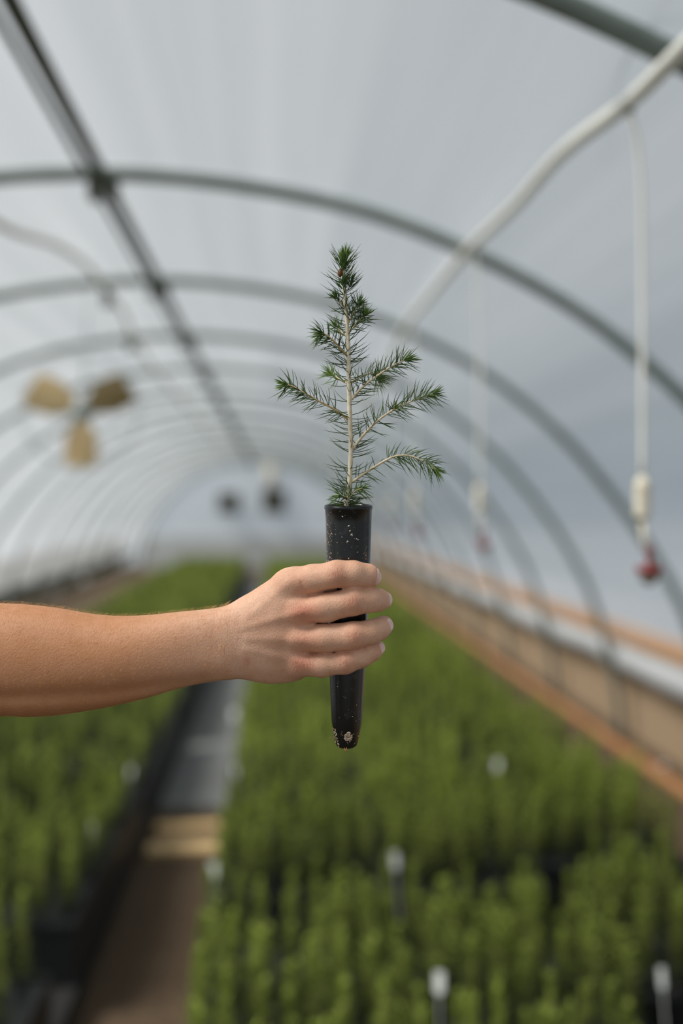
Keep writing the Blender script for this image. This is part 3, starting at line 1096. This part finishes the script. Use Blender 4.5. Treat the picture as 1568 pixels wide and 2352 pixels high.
# name-less table of branches: points in the zoomed plate, thickness, counts
BR = [
    dict(p=[(690, 2052, 0), (830, 1955, .004), (1000, 1852, .008), (1100, 1816, .010), (1210, 1822, .011), (1340, 1875, .012), (1440, 1950, .012)], r=(3.2, 1.2), n=95, L=(11, 15), tip=26, grav=.25, hue=(.1, .5), late=.42),
    dict(p=[(710, 1760, 0), (800, 1640, .003), (930, 1510, .006), (1080, 1412, .008), (1250, 1335, .010), (1425, 1278, .011)], r=(3.4, 1.3), n=105, L=(12, 16), tip=34, grav=.05, hue=(.05, .4), late=.25),
    dict(p=[(697, 1335, 0), (800, 1222, .003), (950, 1110, .005), (1080, 1030, .006), (1185, 985, .006)], r=(3.2, 1.2), n=90, L=(12, 15), tip=34, grav=.05, hue=(.05, .4), late=.25),
    dict(p=[(690, 1195, -.004), (780, 1135, -.014), (880, 1110, -.022), (945, 1150, -.026)], r=(2.6, 1.2), n=48, L=(12, 15), tip=26, grav=.2, hue=(.2, .55), late=.3),
    dict(p=[(668, 1505, 0), (560, 1425, .004), (420, 1350, .007), (300, 1283, .008), (195, 1222, .008), (125, 1205, .008)], r=(2.8, 1.2), n=95, L=(11, 15), tip=36, grav=.1, hue=(.05, .35), late=.25, br=.7),
    dict(p=[(662, 965, 0), (600, 890, .004), (530, 820, .007), (470, 775, .008), (430, 772, .008)], r=(2.5, 1.3), n=70, L=(11, 14), tip=30, grav=.1, hue=(.0, .25), late=.1, br=.8),
    dict(p=[(662, 1200, -.003), (580, 1152, -.015), (505, 1105, -.024)], r=(2.4, 1.2), n=40, L=(10, 13), tip=26, grav=.1, hue=(.4, .8), late=.1),
    dict(p=[(648, 560, 0), (600, 500, .003), (562, 455, .004)], r=(2.0, 1.2), n=22, L=(8, 11), tip=20, grav=0, hue=(.0, .25), late=.0, br=.6),
    dict(p=[(672, 680, 0), (715, 590, .003), (768, 515, .004)], r=(2.2, 1.2), n=44, L=(9, 13), tip=24, grav=0, hue=(.0, .25), late=.1, br=.6),
    dict(p=[(678, 760, 0), (755, 665, .005), (815, 610, .008)], r=(2.2, 1.2), n=50, L=(10, 13), tip=24, grav=0, hue=(.0, .3), late=.1, br=.5),
    dict(p=[(662, 800, -.003), (600, 745, -.010), (555, 690, -.014)], r=(2.0, 1.0), n=30, L=(9, 12), tip=18, grav=0, hue=(.3, .6), late=.1, br=.7),
    dict(p=[(672, 2190, .002), (730, 2120, .004), (800, 2090, .006)], r=(1.8, 1.0), n=34, L=(9, 13), tip=14, grav=.3, hue=(.2, .6), late=.1, br=.5),
    dict(p=[(655, 2190, .003), (620, 2160, .006), (590, 2150, .008)], r=(1.5, .8), n=22, L=(10, 14), tip=8, grav=.3, hue=(.1, .5), late=.0, br=.5),
    dict(p=[(1050, 1428, .009), (1062, 1412, .012), (1075, 1402, .014)], r=(1.2, .8), n=10, L=(6, 9), tip=12, grav=0, hue=(.15, .5), late=.0, br=.5),
]
for B in BR:
    path = catmull(np.array([tuple(c2(*q)) for q in B['p']]), 8)
    mb = MB(); mb.tube(path, np.linspace(B['r'][0], B['r'][1], len(path)) * S, 8, hue=B.get('br', .25))
    bo = mb.build('branch', M['stem'], pot_root, hue=True)
    L0, L1 = B['L'][0] * mm, B['L'][1] * mm
    hu = B['hue']
    put_needles([needles(path, int(B['n'] * .85), (L0 * 1.08, L1 * 1.12), (42, 80), (.05, .35), .04, .97, hue=hu, grav=B['grav'], rad=.0008, w=.00034, dens=.9, maxz=.7),
                 needles(path, int(B['n'] * .25), (L0 * .8, L1 * .9), (28, 55), (.05, .3), .55, 1.0, hue=(hu[0] + .08, hu[1] + .15), grav=B['grav'], rad=.0006, w=.00034),
                 needles(path, int(B['tip'] * .75), (L0 * .62, L1 * .75), (8, 48), (-.1, .15), .90, 1.0, hue=(hu[0] + .15, min(1, hu[1] + .3)), grav=B['grav'] * .4, rad=.0005, w=.0004)], bo)

# ------------------------------------------------------------------ hand and forearm (signed distance field -> one mesh)
def interp_tab(tab, n=10):
    q = catmull(np.array(tab, float), n)
    return q[np.argsort(q[:, 0])]

# photo x, top edge y, bottom edge y, depth centre (mm), half depth (mm)
ARM = [(-1500, 1400, 1650, -40, 46), (-1150, 1360, 1690, -26, 52), (-800, 1350, 1705, -16, 50), (-500, 1358, 1700, -10, 46), (-250, 1374, 1675, -4, 42),
       (0, 1387, 1643, 0, 37), (60, 1390, 1644, 1, 36), (130, 1398, 1640, 2, 34.5), (200, 1410, 1629, 3, 32.5), (260, 1416, 1617, 4, 30.5), (330, 1415, 1600, 5, 28),
       (400, 1408, 1581, 6, 25), (480, 1400, 1565, 7, 21.5), (520, 1392, 1560, 8, 20), (556, 1374, 1559, 9, 19), (600, 1345, 1569, 11, 18), (640, 1321, 1572, 13, 16.5),
       (676, 1310, 1567, 14, 14), (698, 1330, 1556, 14, 11), (712, 1370, 1520, 14, 7)]
rows = []
for x, ty, by, cz, hz_ in ARM:
    a = hp(x, ty, cz * mm); b_ = hp(x, by, cz * mm)
    rows.append((a.x, (a.y + b_.y) / 2, (a.y - b_.y) / 2, cz * mm, hz_ * mm))
ARMT = interp_tab(rows)

FING = {
    'index': [(664, 1342, 15, 35), (718, 1332, 21, 34), (774, 1319, 29, 30.5), (812, 1318, 29, 28.5), (843, 1323, 24, 26.5), (853, 1327, 18.5, 22)],
    'middle': [(690, 1403, 19, 35), (745, 1396, 24, 34), (812, 1381, 28, 30.5), (848, 1378, 24.5, 27), (867, 1378, 17.5, 25), (879, 1378, 8, 22)],
    'ring': [(690, 1466, 18, 34), (745, 1466, 23, 33.5), (812, 1461, 27, 31), (850, 1453, 24, 27), (869, 1445, 17, 24.5), (881, 1436, 8, 22)],
    'pinky': [(690, 1524, 15, 30), (740, 1526, 20, 28), (793, 1520, 24, 26), (830, 1508, 21, 24), (852, 1497, 16.5, 21.5), (865, 1488, 10, 18.5)],
    'thumb': [(585, 1425, -2, 48), (655, 1392, -16, 40), (725, 1376, -29, 30), (770, 1374, -31, 28), (808, 1374, -29.5, 25), (822, 1374, -28.5, 22)],
}
FJ = {k: [(hp(x, y, z * mm), r * (D - z * mm) / F) for x, y, z, r in v] for k, v in FING.items()}
KNUCK = {'index': 2, 'middle': 2, 'ring': 2, 'pinky': 2}


def smin(a, b, k):
    h = np.maximum(k - np.abs(a - b), 0) / k
    return np.minimum(a, b) - h * h * k * .25


def cone_d(p, a, b, r1, r2):
    a = np.array(a); b = np.array(b)
    ab = b - a
    t_ = np.clip(((p - a) @ ab) / (ab @ ab), 0, 1)
    q = p - a - t_[:, None] * ab
    return np.sqrt((q * q).sum(1)) - (r1 + (r2 - r1) * t_)


def tube_dist(p):
    # distance to the (nearly vertical) cone tube
    py = 1440 - p[:, 1] / S
    R = np.interp(py, [q[0] for q in prof], [q[1] for q in prof]) * S
    cx = (np.interp(py, [1150, 1300, 1550, 1720], [800, 799, 796.5, 795.5]) - 800) * S
    cz = math.sin(TILT) * p[:, 1]
    return np.sqrt((p[:, 0] - cx) ** 2 + (p[:, 2] - cz) ** 2) - R * 1.012


def g2d(p, px, py, sx, sy):
    c = hp(px, py, .025)
    return np.exp(-((p[:, 0] - c.x) / (sx * mm)) ** 2 - ((p[:, 1] - c.y) / (sy * mm)) ** 2)


def seg2d(p, a, b, w):
    a = np.array(hp(a[0], a[1], .025))[:2]; b = np.array(hp(b[0], b[1], .025))[:2]
    ab = b - a
    q = p[:, :2] - a
    t_ = np.clip((q @ ab) / (ab @ ab), 0, 1)
    dd = q - t_[:, None] * ab
    return np.exp(-(dd * dd).sum(1) / (w * mm) ** 2)


def hand_sdf(p):
    x, y, z = p[:, 0], p[:, 1], p[:, 2]
    cyy, hy, cz, hz_ = (np.interp(x, ARMT[:, 0], ARMT[:, k]) for k in (1, 2, 3, 4))
    # palm plane leans: index side a little nearer the camera
    yn = (y - cyy) / hy
    hand_w = np.clip((x + .105) / .05, 0, 1)
    cz2 = cz + hand_w * (.003 * yn - .006 * yn * yn)
    e = 2.0 + .5 * np.clip((x + .20) / .1, 0, 1)            # boxier section towards the hand
    ay, az = np.abs(yn) + 1e-6, np.abs((z - cz2) / hz_) + 1e-6
    q = (ay ** e + az ** e) ** (1 / e)
    g = np.sqrt((ay / hy) ** 2 + (az / hz_) ** 2) / np.maximum(np.sqrt(ay * ay + az * az), 1e-6)
    d = (q - 1) / np.maximum(g, 1e-3)
    x1 = ARMT[-1, 0]; x0 = ARMT[0, 0]
    d = np.maximum(d, np.maximum(x - x1, x0 - x))
    front = np.clip((z - cz + .004) / .01, 0, 1)
    # forearm: ulna groove and flexor belly
    yc = np.interp(x, [hp(0, 0).x, hp(250, 0).x, hp(520, 0).x], [hp(0, 1586).y, hp(250, 1578).y, hp(520, 1545).y])
    fm = front * np.clip((hp(540, 0).x - x) / .03, 0, 1)
    d = d + fm * .0022 * np.exp(-((y - yc) / .006) ** 2)
    d = d - fm * .0012 * np.exp(-((y - yc + .012) / .007) ** 2)
    palm = d
    out = None
    for nm, J in FJ.items():
        df = None
        for i in range(len(J) - 1):
            di = cone_d(p, J[i][0], J[i + 1][0], J[i][1], J[i + 1][1])
            df = di if df is None else smin(df, di, .004)
        k = .014 if nm == 'thumb' else .009
        df = smin(df, palm, k)
        out = df if out is None else smin(out, df, .0010)
    # webs of flesh between the finger roots
    for a, b_ in (((680, 1366, 10, 16), (768, 1354, 16, 12)), ((680, 1432, 9, 16), (742, 1431, 12, 11)), ((680, 1498, 8, 15), (800, 1497, 14, 10))):
        out = smin(out, cone_d(p, hp(a[0], a[1], a[2] * mm), hp(b_[0], b_[1], b_[2] * mm), a[3] * S, b_[3] * S), .003)
    d = out
    # knuckles, tendons and hollows on the back of the hand
    for px, py, am, sx, sy in ((676, 1330, .9, 12, 9), (698, 1404, 1.9, 11, 8), (700, 1470, 1.3, 10, 7), (700, 1522, 1.2, 9, 7)):
        d = d - front * am * mm * g2d(p, px, py, sx, sy)
    for px, py, am, sx, sy in ((702, 1437, 1.4, 10, 4), (700, 1497, 1.3, 9, 3.5), (655, 1440, .9, 16, 5), (650, 1492, .9, 14, 5), (690, 1368, .8, 10, 5)):
        d = d + front * am * mm * g2d(p, px, py, sx, sy)
    for a, b_, am in (((560, 1440), (690, 1404), .7), ((565, 1465), (690, 1468), .5), ((565, 1490), (690, 1520), .5), ((560, 1425), (665, 1335), .5)):
        d = d - front * am * mm * seg2d(p, a, b_, 3.2)
    # creases: wrist lines and finger webs
    for pts_ in ([(496, 1398), (492, 1440), (500, 1480), (520, 1530), (530, 1558)], [(527, 1400), (528, 1440), (540, 1490), (556, 1540), (560, 1558)], [(552, 1400), (556, 1440), (562, 1470)]):
        for a, b_ in zip(pts_[:-1], pts_[1:]):
            d = d + front * .22 * mm * seg2d(p, a, b_, 1.1)
    for pts_, am in (([(692, 1338), (700, 1354), (713, 1364), (745, 1359), (780, 1350)], 1.1), ([(716, 1430), (738, 1431), (757, 1431)], .9),
                     ([(716, 1503), (735, 1499), (790, 1498), (850, 1479)], .9)):
        gr = np.zeros(len(p))
        for a, b_ in zip(pts_[:-1], pts_[1:]):
            gr = np.maximum(gr, seg2d(p, a, b_, 1.4))
        d = d + front * am * mm * gr
    # swollen finger joints
    for nm, k in KNUCK.items():
        c = np.array(FJ[nm][k][0])
        rr = FJ[nm][k][1]
        q = p - c
        d = d - .0005 * np.exp(-((q * q).sum(1)) / (rr * 1.25) ** 2 * 1.2)
    d = np.maximum(d, -(tube_dist(p) - .00015))
    return d


xs = [hp(-1480, 0).x]
while xs[-1] < .046:
    x = xs[-1]
    xs.append(x + (.0010 if x > -.125 else (.0016 if x > -.31 else .004)))
xs = np.array(xs)
ysg = np.arange(-.115, .075, .0011)
zsg = np.arange(-.076, .056, .0011)
nx, ny, nz_ = len(xs), len(ysg), len(zsg)
Fg = np.full((nx, ny, nz_), 1.0, np.float32)
# coarse pass on every 4th node, then the full field only near the skin
st4 = 4
cx_, cy_, cz_ = np.arange(0, nx, st4), np.arange(0, ny, st4), np.arange(0, nz_, st4)
G = np.stack(np.meshgrid(xs[cx_], ysg[cy_], zsg[cz_], indexing='ij'), -1).reshape(-1, 3)
Dc = hand_sdf(G).reshape(len(cx_), len(cy_), len(cz_))
Dn = np.repeat(np.repeat(np.repeat(Dc, st4, 0), st4, 1), st4, 2)[:nx, :ny, :nz_]
lim = np.where(xs < -.31, .022, .0105)[:, None, None]
near = np.abs(Dn) < lim
Fg[:] = np.where(Dn < 0, -1, 1)
ii = np.argwhere(near)
for s0 in range(0, len(ii), 400000):
    q = ii[s0:s0 + 400000]
    pts_ = np.column_stack([xs[q[:, 0]], ysg[q[:, 1]], zsg[q[:, 2]]])
    Fg[q[:, 0], q[:, 1], q[:, 2]] = hand_sdf(pts_)

# surface nets
ins = Fg < 0
c8 = [(a, b_, c) for a in (0, 1) for b_ in (0, 1) for c in (0, 1)]
cnt = sum(ins[a:nx - 1 + a, b_:ny - 1 + b_, c:nz_ - 1 + c].astype(np.int8) for a, b_, c in c8)
act = np.argwhere((cnt > 0) & (cnt < 8))
vid = np.full((nx - 1, ny - 1, nz_ - 1), -1, np.int32)
vid[act[:, 0], act[:, 1], act[:, 2]] = np.arange(len(act))
cv = np.stack([Fg[act[:, 0] + a, act[:, 1] + b_, act[:, 2] + c] for a, b_, c in c8], 1)
cp = np.stack([np.column_stack([xs[act[:, 0] + a], ysg[act[:, 1] + b_], zsg[act[:, 2] + c]]) for a, b_, c in c8], 1)
acc = np.zeros((len(act), 3)); num = np.zeros(len(act))
for i in range(8):
    for j in range(i + 1, 8):
        if sum(abs(c8[i][k] - c8[j][k]) for k in range(3)) != 1:
            continue
        fi, fj = cv[:, i], cv[:, j]
        mk = (fi < 0) != (fj < 0)
        t_ = np.where(mk, fi / np.where(fi - fj == 0, 1, fi - fj), 0)
        acc += np.where(mk[:, None], cp[:, i] + (cp[:, j] - cp[:, i]) * t_[:, None], 0)
        num += mk
HV = acc / num[:, None]
faces = []
for ax in range(3):
    sl0 = [slice(None)] * 3; sl1 = [slice(None)] * 3
    sl0[ax] = slice(0, -1); sl1[ax] = slice(1, None)
    A, B_ = ins[tuple(sl0)], ins[tuple(sl1)]
    e = np.argwhere(A != B_)
    o1, o2 = [k for k in range(3) if k != ax]
    e = e[(e[:, o1] > 0) & (e[:, o2] > 0) & (e[:, o1] < vid.shape[o1]) & (e[:, o2] < vid.shape[o2])]
    def vi(d1, d2):
        q = e.copy(); q[:, o1] -= d1; q[:, o2] -= d2
        return vid[q[:, 0], q[:, 1], q[:, 2]]
    quad = np.column_stack([vi(1, 1), vi(0, 1), vi(0, 0), vi(1, 0)])
    flip = A[e[:, 0], e[:, 1], e[:, 2]]
    if ax == 1:
        flip = ~flip
    quad[~flip] = quad[~flip][:, ::-1]
    faces.append(quad)
HF = np.concatenate(faces)
HF = HF[(HF >= 0).all(1)]
# relax a little so the voxel steps vanish
for _ in range(3):
    acc = np.zeros_like(HV); num = np.zeros(len(HV))
    for a, b_ in ((0, 1), (1, 2), (2, 3), (3, 0)):
        np.add.at(acc, HF[:, a], HV[HF[:, b_]]); np.add.at(acc, HF[:, b_], HV[HF[:, a]])
        np.add.at(num, HF[:, a], 1); np.add.at(num, HF[:, b_], 1)
    HV = HV * .45 + acc / num[:, None] * .55

# skin attributes: tan of the forearm, redness over joints, wrinkle zones
wr = np.zeros(len(HV)); red = np.zeros(len(HV))
for nm, k in KNUCK.items():
    c = np.array(FJ[nm][k][0]); q = HV - c
    w_ = np.exp(-(q[:, 0] / .0085) ** 2 - (q[:, 1] / .010) ** 2) * (q[:, 2] > -.004)
    wr = np.maximum(wr, w_); red = np.maximum(red, w_ * .55)
    c = np.array(FJ[nm][-1][0]); q = HV - c
    red = np.maximum(red, .55 * np.exp(-((q * q).sum(1)) / .012 ** 2))
fr_ = HV[:, 2] > .005
for px, py, am, sx, sy in ((697, 1402, .9, 13, 9), (700, 1468, .6, 11, 8), (694, 1522, .85, 12, 9), (680, 1335, .3, 12, 8), (568, 1517, .6, 3.5, 4), (660, 1440, .25, 20, 16)):
    red = np.maximum(red, am * g2d(HV, px, py, sx, sy) * fr_)
for px, py, am, sx, sy in ((692, 1520, .9, 14, 10), (690, 1400, .45, 14, 10), (690, 1465, .4, 14, 9)):
    wr = np.maximum(wr, am * g2d(HV, px, py, sx, sy) * fr_)
tan_ = np.clip((hp(560, 0).x - HV[:, 0]) / .10, 0, 1)
wrist = np.exp(-((HV[:, 0] - hp(525, 0).x) / .020) ** 2)

t = NT('skin')
tc = t.n('ShaderNodeTexCoord')
def attr(n_):
    return t.n('ShaderNodeAttribute', attribute_name=n_).outputs['Fac']
aT, aR, aW, aX = attr('tan'), attr('red'), attr('wrinkle'), attr('wrist')
def noise(scale, detail=3.0, rough=.5):
    n_ = t.n('ShaderNodeTexNoise'); n_.inputs['Scale'].default_value = scale; n_.inputs['Detail'].default_value = detail
    t.l(tc.outputs['Object'], n_.inputs['Vector'])
    return n_.outputs['Fac']
base = t.mixc(aT, lin(231, 187, 158), lin(190, 134, 92))
nl = t.ramp(noise(75, 5), .3, .7)
base = t.mixc(t.math('MULTIPLY', nl, .5), base, lin(204, 150, 116))
base = t.mixc(t.math('MULTIPLY', aR, .75, clamp=True), base, lin(196, 112, 88))
sp = t.n('ShaderNodeTexVoronoi'); sp.inputs['Scale'].default_value = 330
t.l(tc.outputs['Object'], sp.inputs['Vector'])
spk = t.math('MULTIPLY', t.math('LESS_THAN', sp.outputs['Distance'], .16), t.ramp(noise(120), .5, .62))
base = t.mixc(t.math('MULTIPLY', spk, .35), base, lin(140, 78, 44))
grain = t.ramp(noise(900, 2), .35, .65)
base = t.mixc(t.math('MULTIPLY', grain, .16), base, lin(150, 92, 58))
def wave(scale, dist, dscale):
    w_ = t.n('ShaderNodeTexWave'); w_.bands_direction = 'X'
    w_.inputs['Scale'].default_value = scale; w_.inputs['Distortion'].default_value = dist
    w_.inputs['Detail'].default_value = 2; w_.inputs['Detail Scale'].default_value = dscale
    mp = t.n('ShaderNodeMapping'); mp.inputs['Scale'].default_value = (1, .35, .35)
    t.l(tc.outputs['Object'], mp.inputs[0]); t.l(mp.outputs[0], w_.inputs['Vector'])
    return w_.outputs['Fac']
w1 = t.math('MULTIPLY', t.math('POWER', wave(120, 14, 2.2), 6.0), t.ramp(noise(260), .35, .6))
w2 = t.math('MULTIPLY', t.math('POWER', wave(70, 9, 1.6), 9.0), t.ramp(noise(150), .4, .65))
w3 = t.math('POWER', wave(330, 12, 2.5), 2.0)
lines = t.math('ADD', t.math('MULTIPLY', w1, aW), t.math('MULTIPLY', w2, t.math('MULTIPLY', aX, .5)))
base = t.mixc(t.math('MULTIPLY', lines, .30, clamp=True), base, lin(150, 82, 58))
h = t.math('MULTIPLY', lines, -1.0)
h = t.math('ADD', h, t.math('MULTIPLY', noise(620, 4), 1.1))
h = t.math('ADD', h, t.math('MULTIPLY', w3, -.22))
bp = t.n('ShaderNodeBump'); bp.inputs['Strength'].default_value = .55; bp.inputs['Distance'].default_value = .0006
t.l(h, bp.inputs['Height'])
b = t.n('ShaderNodeBsdfPrincipled')
t.l(base, b.inputs['Base Color'])
b.inputs['Roughness'].default_value = .52
b.inputs['Specular IOR Level'].default_value = .35
b.inputs['Subsurface Weight'].default_value = .18
b.inputs['Subsurface Radius'].default_value = (1, .35, .18)
b.inputs['Subsurface Scale'].default_value = .004
t.l(bp.outputs[0], b.inputs['Normal'])
t.l(b.outputs[0], t.out.inputs[0])
M['skin'] = t.m

person = np_mesh('person', HV, HF, M['skin'], None, True, {'tan': tan_, 'red': red, 'wrinkle': wr, 'wrist': wrist})
person.matrix_world = HM
tag(person, 'bare tanned forearm and right hand reaching in from the left, gripping the tube', 'person')

# fingernails, laid on the fingertips
t = NT('fingernail')
b = t.n('ShaderNodeBsdfPrincipled')
tc = t.n('ShaderNodeTexCoord'); nz = t.n('ShaderNodeTexNoise'); nz.inputs['Scale'].default_value = 300
t.l(tc.outputs['Object'], nz.inputs['Vector'])
t.l(t.mixc(nz.outputs['Fac'], lin(226, 178, 164), lin(240, 204, 192)), b.inputs['Base Color'])
b.inputs['Roughness'].default_value = .28
t.l(b.outputs[0], t.out.inputs[0])
M['nail'] = t.m


def grad(p, e=.0004):
    g = np.zeros_like(p)
    for k in range(3):
        o_ = np.zeros(3); o_[k] = e
        g[:, k] = hand_sdf(p + o_) - hand_sdf(p - o_)
    return g / (np.linalg.norm(g, axis=1)[:, None] + 1e-12)

NAILS = {'index': ((.74, .02, .67), .0060, .0056), 'middle': ((.80, .02, .6), .0060, .0056), 'ring': ((.80, .10, .6), .0058, .0056), 'pinky': ((.80, .12, .6), .0050, .0050)}
for nm, (nv, hw, hl) in NAILS.items():
    J = FJ[nm]
    a = (J[-1][0] - J[-2][0]).normalized()
    n_ = Vector(nv).normalized(); a = (a - n_ * n_.dot(a)).normalized()
    bb = a.cross(n_).normalized()
    c = J[-1][0] * .7 + J[-2][0] * .3 + n_ * J[-1][1] * .95 + a * .0012
    gu, gv = 13, 13
    P = []
    for i in range(gu):
        for j in range(gv):
            u, v = i / (gu - 1) * 2 - 1, j / (gv - 1) * 2 - 1
            # rounded rectangle
            uu = u * math.sqrt(1 - .28 * v * v); v2 = v * math.sqrt(1 - .36 * u * u)
            P.append(np.array(c + bb * (uu * hw) + a * (v2 * hl) - n_ * (uu * uu * .0022)))
    P = np.array(P)
    for _ in range(4):
        P = P - grad(P) * hand_sdf(P)[:, None] * .9
    gn = grad(P)
    uv = np.array([(i / (gu - 1) * 2 - 1, j / (gv - 1) * 2 - 1) for i in range(gu) for j in range(gv)])
    edge = np.clip(1 - np.max(np.abs(uv), axis=1) ** 6, 0, 1)
    top = P + gn * (.0001 + .00042 * edge)[:, None]
    bot = P - gn * .0006
    V = np.concatenate([top, bot])
    K = gu * gv
    q = []
    for i in range(gu - 1):
        for j in range(gv - 1):
            k = i * gv + j
            q += [(k, k + 1, k + gv + 1, k + gv), (K + k, K + k + gv, K + k + gv + 1, K + k + 1)]
    rim = [i * gv for i in range(gu)] + [(gu - 1) * gv + j for j in range(1, gv)] + [i * gv + gv - 1 for i in range(gu - 2, -1, -1)] + [j for j in range(gv - 2, 0, -1)]
    for k in range(len(rim)):
        r1, r2 = rim[k], rim[(k + 1) % len(rim)]
        q.append((r1, r2, K + r2, K + r1))
    o = np_mesh('fingernail', V, np.array(q), M['nail'], person, True)

# fine golden arm hair
t = NT('golden_arm_hair')
b = t.n('ShaderNodeBsdfPrincipled')
b.inputs['Base Color'].default_value = lin(224, 178, 112)
b.inputs['Roughness'].default_value = .5
t.l(b.outputs[0], t.out.inputs[0])
M['hair'] = t.m
cand = np.where((HV[:, 0] < hp(525, 0).x) & (HV[:, 0] > hp(-120, 0).x) & (HV[:, 2] > -.02))[0]
dens = 1.0
pick = rng.choice(cand, 3600, replace=False)
topm = cand[(HV[cand, 2] < .012) & (HV[cand, 1] > np.interp(HV[cand, 0], ARMT[:, 0], ARMT[:, 1] + ARMT[:, 2] * .93))]
pick = np.concatenate([pick, rng.choice(topm, min(len(topm), 420), replace=False)])
Pb = HV[pick]
nb = grad(Pb)
flow = np.column_stack([rng.normal(.5, .4, len(pick)), rng.normal(.45, .3, len(pick)), rng.normal(0, .35, len(pick))])
flow -= nb * (flow * nb).sum(1)[:, None]
flow /= np.linalg.norm(flow, axis=1)[:, None]
isT = (nb[:, 1] > .75).astype(float)[:, None]
Ln = rng.uniform(.0035, .0065, len(pick))[:, None] * (1 + .15 * isT)
p1 = Pb + (flow * .75 + nb * (.22 + .32 * isT)) * Ln * .5
p2 = Pb + (flow * 1.0 + nb * (.16 + .30 * isT)) * Ln
sd = np.cross(flow, nb) * .000045
sd2 = nb * .000045
V = np.stack([Pb - sd, Pb + sd, Pb + sd2, p1 - sd, p1 + sd, p1 + sd2, p2], 1).reshape(-1, 3)
f = np.array([(0, 1, 4), (0, 4, 3), (1, 2, 5), (1, 5, 4), (2, 0, 3), (2, 3, 5), (3, 4, 6), (4, 5, 6), (5, 3, 6)])
Fq = (f[None] + (np.arange(len(pick)) * 7)[:, None, None]).reshape(-1, 3)
tag(np_mesh('arm_hair', V, Fq, M['hair'], person, False), kind='stuff')

# small pale cup left on the ground between curb and wall
p = atz(1522, 1768, 0.03)
M['cup'] = noise_mat('pale_cup_plastic', lin(196, 196, 200), lin(214, 214, 216), 20, 0.5)
mb = MB(); mb.lathe([(.020, 0), (.024, .06), (.026, .065), (.023, .065), (.019, .006)], (0, 0, 0), 16)
o = tag(mb.build('plastic_cup', M['cup']), 'small pale plastic cup on the ground by the tan wall', 'cup')
o.location = (p.x, p.y, 0.001)
